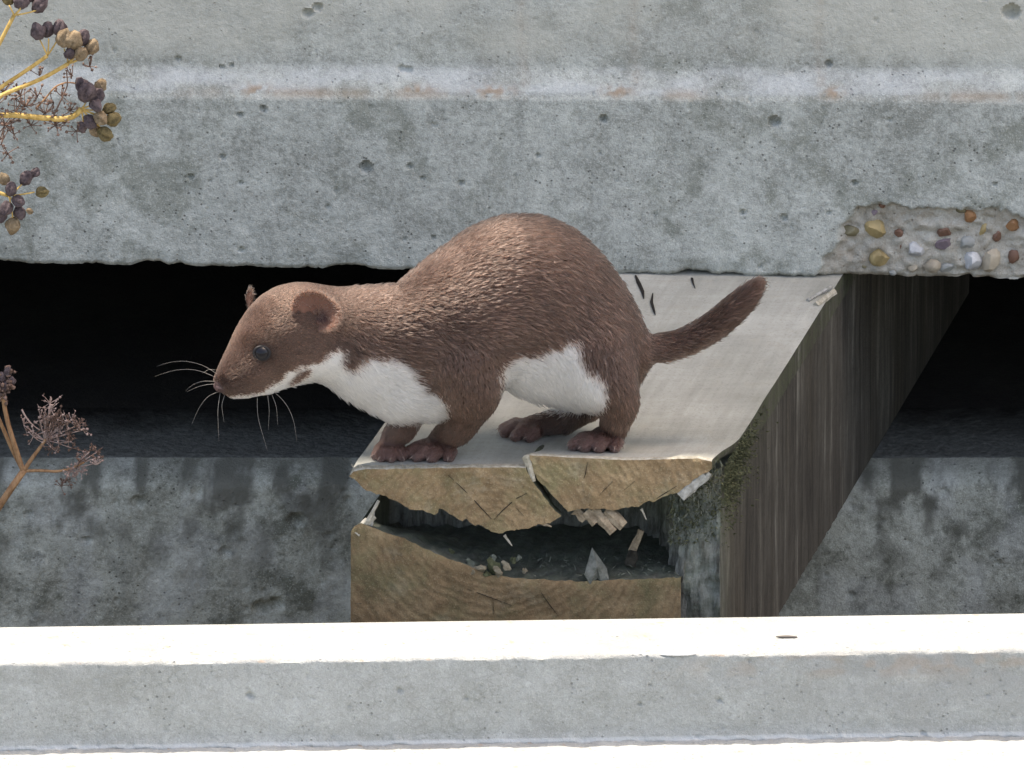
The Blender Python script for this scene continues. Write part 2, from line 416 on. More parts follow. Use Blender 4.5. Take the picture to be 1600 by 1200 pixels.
drip = fbm(np.stack([U / 26, Z / 44, U * 0], 1), 231, 6)
stain[:nb, 2] = np.clip(0.5 * smooth(BT - 20 - 420 * np.clip(drip - 0.42, 0, 1), BT + 4, Z) + 0.6 * smooth(0.48, 0.68, drip) * smooth(BT - 330, BT - 60, Z), 0, 0.9)  # grime drips, with shade painted along the top edge
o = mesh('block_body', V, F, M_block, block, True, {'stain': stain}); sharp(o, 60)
o.data.materials.append(M_top_shade); o.data.materials.append(M_gap_shade)
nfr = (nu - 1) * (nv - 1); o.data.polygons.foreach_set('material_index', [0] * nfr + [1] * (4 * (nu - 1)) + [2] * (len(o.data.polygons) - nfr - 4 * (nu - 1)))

# ------------------------------------------------------------------ front concrete step (kerb)
zt = P(800, 1022, -350)[2]
fa, fb = RZ(0, 1036, zt), RZ(1600, 1014, zt)
sx = (fb - fa) / np.linalg.norm(fb - fa); sy = np.array([-sx[1], sx[0], 0])
smid = (fa + fb) / 2; sh = np.linalg.norm(fb - fa) / 2 / S
bk = RZ(800, 968, zt); TD = ((bk - smid) @ sy) / S              # depth of the top
def step_px(px, py):
    r = ray(px, py); t = ((smid - CAM) @ sy) / (r @ sy); p = CAM + r * t - smid
    return (p @ sx) / S, (p[2] + smid[2]) / S
ZL0, ZL1 = step_px(0, 1170)[1], step_px(1600, 1146)[1]
ztp = zt / S
step = thing('concrete_step', 'pale stepped concrete kerb with sunlit white top running along the bottom front', 'concrete kerb', (smid[0], smid[1], GROUND), kind='thing')
us = axis(-sh - 40, sh + 40, 3.2, [-7000, -4000, -2000, -1200, 1200, 2000, 4000, 7000])
prof = []                                                        # (kind, into, height fraction)
prof += [('b', TD, GROUND / S - 10), ('b', TD, ztp - 120), ('b', TD, ztp - 5), ('b', TD - 4, ztp)]
for k in np.arange(TD - 10, 8, -6.0): prof.append(('t', k, ztp))
prof += [('t', 6, ztp - 0.5), ('t', 3, ztp - 2.2), ('t', 1, ztp - 4.5)]
nf = 42
for k in range(nf + 1): prof.append(('f', 0.0, k / nf))
for k in list(np.arange(4, 130, 6.0)) + [180, 260, 400, 600, 800]: prof.append(('l', -k, 0))
prof += [('e', -806, -6), ('e', -806, -900)]
rows = []
zlow = ZL0 + (ZL1 - ZL0) * (us + sh) / (2 * sh)
en = (n1(us / 30, 301, 5) - 0.5)
ln = (n1(us / 22, 311, 5) - 0.5)
STN = []
for kd, a, h in prof:
    if kd in 'bt': y = np.full(len(us), a); z = np.full(len(us), h)
    elif kd == 'f': y = np.zeros(len(us)); z = (ztp - 6) * (1 - h) + (zlow) * h
    elif kd == 'l': y = np.full(len(us), a); z = zlow - 2 + 0 * us
    else: y = np.full(len(us), a); z = zlow + h
    nx = np.stack([us, y, z], 1)
    lo = (fbm(nx / 34, 321, 4) - 0.5); hi = (fbm(nx / 7, 331, 3) - 0.5)
    if kd == 't': z = z + lo * 2.5 + hi * 0.8; y = y + (en * 7 if a < 12 else 0)
    if kd == 'f': y = y + lo * 4 + hi * 1.6 + en * 7 * max(0, 1 - h * 8) - 4.0 * np.clip((h - 0.90) / 0.1, 0, 1) * (0.8 + 2.2 * ln); z = z + (ln * 9 if h > 0.93 else 0) * (h - 0.93) / 0.07
    if kd == 'l': z = z + lo * 5 + hi * 2 + (ln * 9 if a > -40 else 0) * max(0, 1 + a / 40)
    rows.append(np.stack([us, y, z], 1))
    bl = smooth(0.45, 0.7, fbm(np.stack([us / 40, y / 18, z / 18], 1), 341, 5))
    rs = np.zeros(len(us)); wm = np.zeros(len(us)); wh = np.zeros(len(us))
    if kd in 'tl': wh = np.full(len(us), 0.0); wm = 0.2 + 0.45 * bl; rs = 0.6 * smooth(0.76, 0.82, fbm(np.stack([us / 13, y / 5, z * 0], 1), 351, 3))
    if kd == 'f':
        wm = 0.55 * smooth(-100, 900, us) * (1 - h) ** 0.7 * smooth(0.3, 0.6, fbm(np.stack([us / 70, z / 22, z * 0], 1), 361, 4))
        rs = 0.3 * smooth(100, 500, us) * np.exp(-((h - 0.12) / 0.15) ** 2) * smooth(0.45, 0.65, fbm(np.stack([us / 24, z / 16, z * 0], 1), 371, 4))
        if h > 0.96: wh = np.full(len(us), 0.5)
    STN.append(np.stack([wm, wh, rs], 1))
R3 = np.concatenate(rows); STN = np.concatenate(STN)
spt = []
for x, y, r in [(624, 1078, 4), (728, 1092, 3), (1124, 1094, 4), (1000, 1100, 3), (1442, 1146, 4), (390, 1087, 5), (1170, 1032, 3), (1543, 1087, 3), (546, 1103, 2.5), (1582, 1118, 3)]:
    u, z = step_px(x, y); spt.append((u, z, r * 1.2, 1.2))
for k in range(110): spt.append((rng.uniform(-850, 850), rng.uniform(ZL1, ztp - 8), rng.choice([1.6, 2.0, 2.6]), 1.2))
isf = np.repeat(np.array([p[0] == 'f' for p in prof]), len(us))
pd_ = np.zeros(len(R3)); pd_[isf] = pit_field(R3[isf, 0], R3[isf, 2], spt)
R3[:, 1] += pd_
V = smid * np.array([1, 1, 0]) + np.outer(R3[:, 0] * S, sx) + np.outer(R3[:, 1] * S, sy); V[:, 2] = R3[:, 2] * S
o = mesh('step_body', V, gridfaces(len(us), len(prof)), M_step, step, True, {'stain': STN}); sharp(o, 55)
# flakes and bits standing on the kerb
M_flake = concrete('flake_concrete', (0.5, 0.5, 0.48), (0.62, 0.62, 0.6), (0.72, 0.72, 0.7), stains=False)
def blob(name, c, r, mat, parent, rot=0.0, seed=0, rough_=0.35, facets=5, src=(ICO2, ICOF2), sm=True):
    q = np.random.default_rng(seed + 1000); v = src[0].copy()
    nrm = q.normal(size=(facets, 3)); nrm /= np.linalg.norm(nrm, axis=1)[:, None]
    for n in nrm:
        h = q.uniform(0.5, 0.85); v = v - np.outer(np.clip(v @ n - h, 0, 1), n)
    v = v * (1 + rough_ * (fbm(v * 1.7 + seed, seed, 3) - 0.5))[:, None]
    v = v * np.array(r) * S
    ca, sa = math.cos(rot), math.sin(rot)
    v = np.stack([v[:, 0] * ca - v[:, 2] * sa, v[:, 1], v[:, 0] * sa + v[:, 2] * ca], 1)
    return mesh(name, v + c, src[1], mat, parent, sm)
ftop = lambda px, py: RZ(px, py, zt)
blob('concrete_flake', ftop(1060, 1019) + np.array([0, -0.001, -0.0006]), (30, 7, 3.5), M_flake, step, 0.03, 3)
M_chip = pebble_mat('brick_chip', (0.42, 0.2, 0.12))
ledge = lambda px, py: P(px, py, ((smid - CAM * 0) [1]) / S - 6)
t_ = blob('brick_chip', ledge(523, 1163), (9, 7, 5), M_chip, None, 0.2, 8)
t_['label'] = 'tiny reddish brick chip lying in the corner of the pale kerb below its face'; t_['category'] = 'chip'; t_['kind'] = 'thing'
M_twig = NT('dark_twig'); M_twig = M_twig.done((0.10, 0.09, 0.08), 0.8)
t_ = blob('twig_fragment', ftop(1229, 997) + np.array([0, 0, 0.0008]), (18, 3, 2.4), M_twig, None, -0.04, 12, 0.2, 3)
t_['label'] = 'small dark sliver of twig lying on the white kerb top'; t_['category'] = 'twig'; t_['kind'] = 'thing'


# ------------------------------------------------------------------ timber beam
def wood_end(name, cx, cz, tint=(1, 1, 1), freq=330):
    s = NT(name)
    x = s.math('SUBTRACT', s.xyz(0), cx); z = s.math('SUBTRACT', s.xyz(2), cz)
    d = s.math('SQRT', s.math('ADD', s.math('MULTIPLY', x, x), s.math('MULTIPLY', s.math('MULTIPLY', z, z), 1.3)))
    d = s.math('ADD', d, s.math('MULTIPLY', s.noise(34, 6, 0.7), 0.018))
    ring = s.math('SINE', s.math('MULTIPLY', d, freq))
    n = s.noise(40, 5, 0.65); f = s.noise(360, 4, 0.7); fine = s.noise(1300, 2)
    col = s.ramp(n, [(0.3, (0.115, 0.073, 0.043)), (0.5, (0.215, 0.14, 0.085)), (0.7, (0.31, 0.215, 0.135))])
    col = s.mix(s.math('MULTIPLY', s.ramp(ring, [(0.1, 0.0), (0.95, 1.0)]), s.math('MULTIPLY', s.ramp(s.noise(35, 3), [(0.35, 0.1), (0.65, 1.0)]), 0.42)), col, (0.10, 0.06, 0.036))
    gm = s.ramp(s.noise(30, 5, 0.7, s.mapping((1, 1, 1), (7, 2, 4))), [(0.47, 0.0), (0.66, 1.0)])
    col = s.mix(s.math('MULTIPLY', gm, 0.55), col, (0.12, 0.125, 0.068))
    gw = s.ramp(s.noise(24, 5, 0.7, s.mapping((1, 1, 1), (1, 9, 4))), [(0.55, 0.0), (0.7, 1.0)])
    col = s.mix(s.math('MULTIPLY', gw, 0.4), col, (0.30, 0.27, 0.22))
    col = s.mix(s.math('MULTIPLY', s.ramp(f, [(0.5, 0.0), (0.68, 1.0)]), 0.5), col, (0.09, 0.06, 0.04))
    col = s.mix(s.math('MULTIPLY', s.ramp(fine, [(0.55, 0.0), (0.75, 1.0)]), 0.4), col, (0.42, 0.34, 0.24))
    col = s.mix(1.0, col, tint, 'MULTIPLY')
    h = s.math('ADD', s.math('MULTIPLY', ring, 0.25), s.math('ADD', f, s.math('MULTIPLY', fine, 0.4)))
    return s.done(col, 0.88, s.bump(h, 0.0008, 0.7), 0.2)
def wood_top(name):
    s = NT(name)
    v = s.mapping((1, 1, 1), (0, 0, 0), (0, 0, math.atan2(BDIR[0], BDIR[1])))
    g = s.noise(1.0, 5, 0.6, s.mapping((260, 14, 60), vec=v)); g2 = s.noise(1.0, 4, 0.6, s.mapping((70, 9, 40), vec=v))
    cross = s.noise(1.0, 4, 0.6, s.mapping((16, 200, 40))); big = s.noise(13, 5, 0.6); f = s.noise(700, 3, 0.7)
    k = s.math('ADD', s.math('MULTIPLY', g, 0.16), s.math('ADD', s.math('MULTIPLY', g2, 0.22), s.math('ADD', s.math('MULTIPLY', big, 0.52), s.math('MULTIPLY', cross, 0.10))))
    col = s.ramp(k, [(0.36, (0.25, 0.25, 0.215)), (0.5, (0.335, 0.333, 0.295)), (0.62, (0.43, 0.428, 0.385))])
    col = s.mix(s.math('MULTIPLY', s.ramp(f, [(0.3, 1.0), (0.46, 0.0)]), 0.5), col, (0.19, 0.18, 0.15))
    col = s.mix(s.math('MULTIPLY', s.ramp(s.noise(55, 5, 0.7), [(0.55, 0.0), (0.7, 1.0)]), 0.25), col, (0.36, 0.33, 0.26))
    h = s.math('ADD', g, s.math('ADD', s.math('MULTIPLY', f, 0.6), s.math('MULTIPLY', cross, 0.4)))
    return s.done(col, 0.85, s.bump(h, 0.0005, 0.6), 0.2)
def wood_side(name, moss=0.6):
    s = NT(name)
    st = s.noise(1.0, 5, 0.62, s.mapping((150, 150, 8))); st2 = s.noise(1.0, 4, 0.6, s.mapping((38, 38, 4))); f = s.noise(420, 4, 0.7); b = s.noise(30, 5, 0.65)
    k = s.math('ADD', s.math('MULTIPLY', st, 0.45), s.math('ADD', s.math('MULTIPLY', st2, 0.4), s.math('MULTIPLY', b, 0.15)))
    col = s.ramp(k, [(0.36, (0.022, 0.021, 0.018)), (0.47, (0.056, 0.051, 0.043)), (0.55, (0.085, 0.079, 0.066)), (0.66, (0.21, 0.20, 0.17))])
    col = s.mix(s.math('MULTIPLY', s.ramp(s.noise(1.0, 4, 0.6, s.mapping((26, 26, 5), (4, 4, 4))), [(0.5, 0.0), (0.64, 1.0)]), 0.2), col, (0.095, 0.08, 0.055))
    col = s.mix(s.math('MULTIPLY', s.attr('moss', 0), s.ramp(s.noise(210, 5, 0.75), [(0.40, 0.0), (0.55, 1.0)])), col, (0.075, 0.085, 0.05))
    col = s.mix(s.math('MULTIPLY', s.attr('moss', 1), s.ramp(s.noise(1.0, 5, 0.7, s.mapping((260, 260, 40))), [(0.36, 0.0), (0.58, 1.0)])), col, (0.27, 0.28, 0.255))
    col = s.mix(s.math('MULTIPLY', s.attr('moss', 2), s.ramp(s.noise(90, 5, 0.7), [(0.30, 0.0), (0.62, 1.0)])), col, (0.16, 0.21, 0.16))
    col = s.mix(s.math('MULTIPLY', s.ramp(f, [(0.53, 0.0), (0.7, 1.0)]), 0.35), col, (0.03, 0.027, 0.022))
    h = s.math('ADD', s.math('MULTIPLY', st, 1.2), f)
    return s.done(col, 0.9, s.bump(h, 0.0012, 0.8), 0.15)
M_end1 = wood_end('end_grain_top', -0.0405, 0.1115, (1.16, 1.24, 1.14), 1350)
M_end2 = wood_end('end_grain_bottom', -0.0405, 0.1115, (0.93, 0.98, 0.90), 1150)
M_top = wood_top('weathered_wood_top'); M_side = wood_side('weathered_wood_side')
def plain(name, a, b, scale=160, rough=0.85, spec=0.25):
    s = NT(name); f = s.noise(scale, 4, 0.65); f2 = s.noise(scale * 5, 3, 0.6)
    col = s.ramp(f, [(0.35, a), (0.65, b)])
    col = s.mix(s.math('MULTIPLY', s.ramp(f2, [(0.5, 0.0), (0.7, 1.0)]), 0.3), col, tuple(x * 0.45 for x in a))
    return s.done(col, rough, s.bump(s.math('ADD', f, f2), 0.0006, 0.6), spec)
M_pale = plain('pale_torn_and_sunlit_wood', (0.26, 0.24, 0.185), (0.46, 0.43, 0.36), 260)  # torn wood; also paints the sunlit tone of the lip
M_tan = plain('tan_torn_wood', (0.17, 0.13, 0.085), (0.33, 0.27, 0.19), 300)
M_greyw = plain('grey_torn_wood', (0.22, 0.215, 0.19), (0.42, 0.42, 0.39), 200)
M_fib = plain('rot_fibre', (0.07, 0.08, 0.06), (0.155, 0.165, 0.135), 200)
M_moss = plain('moss', (0.045, 0.05, 0.025), (0.105, 0.11, 0.06), 300)
M_crumb = plain('rotten_crumb', (0.12, 0.10, 0.065), (0.25, 0.22, 0.16), 260)
M_dark = plain('dark_rot', (0.02, 0.018, 0.014), (0.05, 0.045, 0.035), 200)

beam = thing('timber_beam', 'square weathered timber beam with cracked rotten end, under the stoat', 'timber beam', (0.03, 0.0, BZ * S), kind='thing')
BX = BDIR[0] / BDIR[1]
def bp(px, d, z):                      # beam coordinates: px column at the end face, d back along the beam, z up (pixels)
    p = Q(px, 0, z); return np.array([p[0] + BX * d * S, d * S, z * S])
def zpx(py): return (735 - py) / cp    # height on the end face of a photograph row
def resample(poly, n):
    p = np.array(poly, float); q = np.concatenate([p, p[:1]]); L = np.hypot(*np.diff(q, axis=0).T); c = np.concatenate([[0], np.cumsum(L)])
    t = np.linspace(0, c[-1], n, endpoint=False)
    return np.stack([np.interp(t, c, q[:, 0]), np.interp(t, c, q[:, 1])], 1)
def raise_(px, d):                     # how far the cracked right-hand piece stands proud
    return 22 * np.clip(1 - np.asarray(d, float) / 150, 0, 1) ** 1.3
def split_piece(name, top, under, back_under, right, seed):
    """top: (px,row) along the upper edge left to right; under: the same for the lower edge; lofted back along the beam."""
    n = 150
    tp = np.array(top, float); un = np.array(under, float)
    xs = np.linspace(0, 1, n)
    def along(a, jig, sd):
        L = np.concatenate([[0], np.cumsum(np.hypot(*np.diff(a, axis=0).T))]); t = xs * L[-1]
        o = np.stack([np.interp(t, L, a[:, 0]), np.interp(t, L, a[:, 1])], 1)
        o[:, 1] += (n1(t / 11, sd, 3) - 0.5) * jig * np.sin(np.pi * xs) ** 0.3; o[:, 0] += (n1(t / 9, sd + 5, 3) - 0.5) * jig * 0.6
        return o
    T = along(tp, 4.5 if not right else 3.0, seed); Un = along(un, 13, seed + 1)
    ds = np.concatenate([[0, 2.0, 5, 10, 18, 28, 40, 55, 72, 92, 115, 140, 170, 205, 250, 310, 400, 520, 680, 880, 1100, 2000]])
    x0 = tp[0, 0]; x1 = tp[-1, 0]
    xb0, xb1 = (548, 826) if not right else (826, 1125)
    V = []; MO = []
    for k, d in enumerate(ds):
        m = smooth(0, 160, d)
        fx = np.interp(xs, [0, 1], [xb0, xb1])
        tx = T[:, 0] * (1 - m) + fx * m
        base = raise_(tx, d) if right else 0 * tx
        tz = zpx(T[:, 1]) * np.clip(1 - d / 45, 0, 1) * (0 if right else 1) + base + (zpx(T[:, 1]) - 22) * (np.clip(1 - d / 60, 0, 1) if right else 0)
        if d == 0: tz = tz - 2.2
        if d == 2.0: tz = tz - 0.7
        tz = tz + (fbm(np.stack([tx / 45, 0 * tx + d / 60, tx * 0], 1), 401, 3) - 0.5) * 4 * smooth(0, 120, d)
        mu = smooth(40, 240, d)
        ux_ = Un[:, 0] * (1 - m) + fx * m
        uz = zpx(Un[:, 1]) * (1 - mu) + back_under * mu + (fbm(np.stack([Un[:, 0] / 15, 0 * tx + d / 50, tx * 0], 1), seed + 7, 3) - 0.5) * 9
        dj = (fbm(np.stack([xs * 30, 0 * xs, 0 * xs], 1), seed + 9, 3) - 0.5) * 7 * (k == 0)
        row = [bp(a, d, b) for a, b in zip(tx, tz)] + [bp(a, d, b) for a, b in zip(ux_[::-1], uz[::-1])]
        V.append(np.array(row))
    n2 = 2 * n
    V = np.array(V).reshape(-1, 3)
    F = gridfaces(n2, len(ds), True, True)
    # end face: rows between the upper and the lower edge, roughened
    top_ids = list(range(n)); bot_ids = list(range(n2 - 1, n - 1, -1)); nr = 34
    ids = [top_ids]; extra = []; base = len(V)
    for r in range(1, nr):
        f = r / nr
        q = V[top_ids] * (1 - f) + V[bot_ids] * f
        xx = q[:, 0] / S; zz = q[:, 2] / S
        rough = (fbm(np.stack([xx / 22, zz / 22, xx * 0], 1), seed + 21, 4) - 0.5) * 7 + (fbm(np.stack([(xx + zz * 0.5) / 5, zz / 9, xx * 0], 1), seed + 22, 2) - 0.5) * 2.5
        q[:, 1] += (rough * min(1, 6 * f, 6 * (1 - f))) * S
        extra.append(q); ids.append([base + (r - 1) * n + i for i in range(n)])
    ids.append(bot_ids)
    V = np.concatenate([V] + extra)
    FE = []
    for a, b in zip(ids[:-1], ids[1:]):
        for i in range(n - 1): FE.append((a[i], b[i], b[i + 1], a[i + 1]))
    F2 = F + FE
    o = mesh(name, V, F2, M_top, beam, True)
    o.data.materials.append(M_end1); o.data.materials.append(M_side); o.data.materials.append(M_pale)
    mi = np.zeros(len(F2), int); mi[len(F):] = 1
    for j in range(len(ds) - 1):
        for i in range(n2):
            f = j * n2 + i
            if n - 1 <= i: mi[f] = 2
            if i < n - 1 and j < (3 if right else 4): mi[f] = 3  # front lip rows painted pale as if sunlit
            if right and i >= n2 - 1 and j < 9: mi[f] = 3  # left face of the split painted with the same sunlit tone
    o.data.polygons.foreach_set('material_index', mi)
    mo = np.zeros((len(V), 4)); mo[:, 0] = 0.7; mo[:, 3] = 1
    a = o.data.attributes.new('moss', 'FLOAT_COLOR', 'POINT'); a.data.foreach_set('color', mo.astype(np.float32).ravel())
    sharp(o, 42)
    return o
split_piece('split_plank',
            [(546, 741), (553, 734), (575, 731), (640, 730), (720, 729), (790, 728), (822, 729)],
            [(546, 743), (556, 752), (568, 764), (600, 776), (640, 792), (680, 806), (686, 798), (696, 801), (730, 816), (768, 832), (800, 832), (835, 824), (866, 814), (878, 807), (861, 791), (846, 772), (833, 754), (824, 738)],
            -42, False, 410)
split_piece('split_plank',
            [(827, 709), (840, 710), (900, 713), (980, 717), (1050, 715), (1090, 714), (1112, 719)],
            [(828, 716), (834, 742), (846, 757), (863, 774), (879, 791), (887, 800), (905, 796), (950, 797), (985, 793), (1028, 782), (1060, 768), (1086, 750), (1108, 736), (1114, 730)],
            -42, True, 430)

# lower body of the beam: floor of the hollow, back and right wall
def lower_block():
    n = 170
    edge = [(548, 832), (553, 824), (562, 818), (572, 822), (590, 830), (630, 843), (665, 860), (700, 876), (730, 886), (760, 899), (800, 906), (850, 908), (900, 911), (960, 909), (1010, 907), (1055, 905), (1064, 903)]
    e = np.array(edge, float); xs = np.linspace(548, 1064, n); ez = zpx(np.interp(xs, e[:, 0], e[:, 1]) + (n1(xs / 10, 501, 4) - 0.5) * 6)
    rows = []; kinds = []
    for z in np.linspace(0, 1, 42):            # end face, from the bottom up
        zz = BZ * (1 - z) + ez * z
        d = (fbm(np.stack([xs / 22, zz / 22, xs * 0], 1), 511, 4) - 0.5) * 6 + (fbm(np.stack([(xs + zz * .4) / 5, zz / 9, xs * 0], 1), 512, 2) - 0.5) * 2.4
        d = d * min(1, (1 - z) * 9) + 2.5 * smooth(0.97, 1.0, z)
        rows.append((xs, d, zz)); kinds.append(1)
    for d in [3, 7, 12, 20, 30, 42, 56, 72, 90, 110, 135, 165, 200, 245]:
        f = smooth(0, 245, d)
        zz = ez * (1 - f) + zpx(905) * f + (fbm(np.stack([xs / 16, xs * 0 + d / 30, xs * 0], 1), 521, 4) - 0.5) * 16 * smooth(0, 25, d) - 4 * smooth(0, 20, d)
        rows.append((xs, xs * 0 + d, zz)); kinds.append(2)
    V = np.array([bp(a, b, c) for r in rows for a, b, c in zip(*r)])
    F = gridfaces(n, len(rows))
    # left flank
    left = [j * n for j in range(len(rows))]
    mi = []
    for j in range(len(rows) - 1): mi += [0 if j < 41 else 1] * (n - 1)
    b0 = len(V)
    ds2 = [0, 60, 120, 180, 245]
    fl = [[bp(548, d, z) for d in ds2] for z in np.linspace(BZ, zpx(838), 8)]
    V = np.concatenate([V, np.array(fl).reshape(-1, 3)])
    for f in gridfaces(5, 8, True): F.append(tuple(b0 + i for i in f)); mi.append(2)
    o = mesh('lower_plank', V, F, M_end2, beam, True); o.data.materials.append(M_side); o.data.materials.append(M_side)
    o.data.polygons.foreach_set('material_index', mi[:len(o.data.polygons)])
    mo = np.zeros((len(V), 4)); mo[:, 3] = 1; mo[:, 1] = 0.12; mo[:, 2] = 0.25; mo[:, 0] = 0.5
    a = o.data.attributes.new('moss', 'FLOAT_COLOR', 'POINT'); a.data.foreach_set('color', mo.astype(np.float32).ravel())
    sharp(o, 48)
lower_block()
def core():
    plan = [(548, 2000), (548, 244), (620, 240), (700, 236), (800, 250), (900, 246), (960, 225), (992, 180), (1018, 120), (1040, 66), (1056, 26), (1066, 12), (1090, 10), (1112, 7), (1125, 4),
            (1125, 30), (1125, 60), (1125, 120), (1125, 200), (1125, 300), (1125, 420), (1125, 560), (1125, 760), (1125, 1000), (1125, 2000)]
    p = np.array(plan, float)
    L = np.concatenate([[0], np.cumsum(np.hypot(*np.diff(p, axis=0).T))])
    t = np.unique(np.concatenate([np.linspace(L[0], L[1], 4), np.arange(L[1], L[-2], 6.0), L[-2:], L[1:15]]))
    X = np.interp(t, L, p[:, 0]); Dd = np.interp(t, L, p[:, 1])
    zs = np.concatenate([np.linspace(BZ, zpx(965), 6)[:-1], np.linspace(zpx(965), -40, 64)])
    V = []; MO = []
    outer = t > L[14] - 0.5; inner = (t > L[1]) & (t < L[11]); front = (t >= L[11] - 1) & (t <= L[14] + 1)
    for z in zs:
        f = (z - BZ) / (-40 - BZ)
        n = (fbm(np.stack([t / 9, t * 0 + z / 60, t * 0], 1), 601, 4) - 0.5); n2 = (fbm(np.stack([t / 30, t * 0 + z / 25, t * 0], 1), 611, 4) - 0.5)
        dx = np.where(inner, n * 20 + n2 * 16, 0) + np.where(outer, n * 5 * smooth(L[14], L[14] + 30, t) - 2, 0)
        dd = np.where(inner, n * 18, 0) + np.where(front, n * 18 + n2 * 22 + 6, 0)
        # the front right corner has crumbled away towards the top
        er = smooth(zpx(905), zpx(760), z) * np.where(front, 1.0, np.where(outer, smooth(L[14] + 70, L[14], t), smooth(L[9], L[11], t)))
        dd = dd + er * 34 ; dx = dx - er * np.where(outer | front, 9, 0) * 0.7
        V += [bp(a, d, z) for a, d in zip(X + dx, Dd + dd)]
        mo = np.zeros((len(t), 4)); mo[:, 3] = 1
        topf = smooth(-150, -40, z)
        mo[:, 0] = np.where(outer, 0.9 * smooth(L[14] + 130, L[14], t) * (0.45 + 0.55 * topf) + 0.5 * topf * smooth(L[14] + 500, L[14], t), 0.1)
        mo[:, 0] = np.where(front, 0.75 * smooth(zpx(880), zpx(800), z), mo[:, 0])
        mo[:, 1] = np.where(inner | front, 0.6, 0.30 * smooth(L[14] + 60, L[14], t) * (1 - topf))
        mo[:, 2] = np.where(inner, 0.75 * smooth(zpx(905), zpx(820), z), np.where(front, 0.3, 0))
        MO.append(mo)
    V = np.array(V); F = gridfaces(len(t), len(zs)); MO = np.concatenate(MO)
    topr = [(len(zs) - 1) * len(t) + i for i in range(len(t))]
    F.append(tuple(topr)); F.append(tuple(range(len(t)))[::-1])
    o = mesh('beam_core', V, F, M_side, beam, True)
    a = o.data.attributes.new('moss', 'FLOAT_COLOR', 'POINT'); a.data.foreach_set('color', MO.astype(np.float32).ravel())
    sharp(o, 50)
core()

# torn splinters, fibres, crumbs
def splinter(name, a, b, wa, wb, th, mat, parent=beam, seed=0, seg=5, bend=0.0):
    """a ragged tapering sliver from a to b (world metres)"""
    q = np.random.default_rng(seed + 50); a = np.array(a); b = np.array(b); ax = b - a; L = np.linalg.norm(ax); ax /= L
    side = np.cross(ax, np.array([0, -1, 0.3])); side /= np.linalg.norm(side); up = np.cross(side, ax)
    V = []
    for i in range(seg):
        f = i / (seg - 1); c = a + ax * L * f + up * bend * L * math.sin(math.pi * f) ; ww = (wa * (1 - f) + wb * f) * S * q.uniform(0.8, 1.2); hh = th * S * (1 - 0.5 * f)
        for k in range(6):
            an = k / 6 * 2 * math.pi + 0.3
            V.append(c + side * ww * math.cos(an) * q.uniform(0.8, 1.15) + up * hh * math.sin(an) * q.uniform(0.8, 1.2))
    F = gridfaces(6, seg, False, True); F.append(tuple(range(6))[::-1]); F.append(tuple(range((seg - 1) * 6, seg * 6)))
    return mesh(name, V, F, mat, parent, False)
for k, (x0, y0, x1, y1, d0, d1, w0, w1, m) in enumerate([
        (900, 796, 915, 812, 14, 8, 10, 8, M_tan), (915, 800, 931, 818, 12, 4, 10, 9, M_tan), (928, 796, 958, 832, 14, -4, 11, 9, M_tan), (948, 797, 975, 822, 12, -2, 10, 9, M_tan), (942, 800, 950, 816, 18, 14, 8, 7, M_greyw),
        (1002, 795, 1010, 812, 10, 4, 2.2, 0.8, M_pale), (788, 836, 800, 853, 6, 2, 3, 0.8, M_pale), (848, 818, 862, 823, 3, -3, 3, 1, M_tan),
        (592, 782, 574, 815, 12, 6, 3, 4, M_pale), (575, 812, 556, 834, 10, 2, 5, 9, M_pale), (585, 806, 562, 830, 14, 6, 5, 7, M_pale), (583, 800, 576, 822, 14, 10, 3, 6, M_greyw),
        (1002, 828, 988, 862, 60, 55, 5, 8, M_tan), (823, 711, 834, 752, 3, 1, 5.5, 4, M_pale), (819, 714, 826, 732, 7, 4, 4, 4, M_pale), (990, 860, 984, 884, 55, 52, 9, 11, M_dark),  # pale slivers at the split paint its sunlit left face
        (1100, 740, 1062, 775, 8, 2, 8, 12, M_greyw), (1108, 738, 1080, 765, 12, 4, 7, 8, M_greyw), (1262, 470, 1300, 447, 790, 850, 4, 3, M_greyw), (1275, 478, 1305, 455, 770, 830, 7, 5, M_pale)]):
    splinter('splinter', P(x0, y0, d0), P(x1, y1, d1), w0, w1, min(w0, w1) * 0.8 + 1, m, beam, k)
for k, (x, y, d, r) in enumerate([(770, 882, 10, 14), (752, 888, 6, 11), (740, 893, 4, 8), (733, 878, 16, 9), (762, 897, 3, 8), (778, 893, 4, 10), (768, 872, 18, 8), (790, 884, 10, 9), (802, 876, 16, 9), (810, 872, 20, 7), (820, 892, 10, 7), (722, 884, 10, 8), (706, 862, 40, 6)]):
    p = P(x, y, d); blob('crumb', p, (r, r * 0.8, r * 0.7), [M_fib, M_crumb, M_crumb][k % 3] if k % 4 else M_moss, beam, rng.uniform(0, 3), 20 + k, 2.2, 12, (ICO2, ICOF2), False)
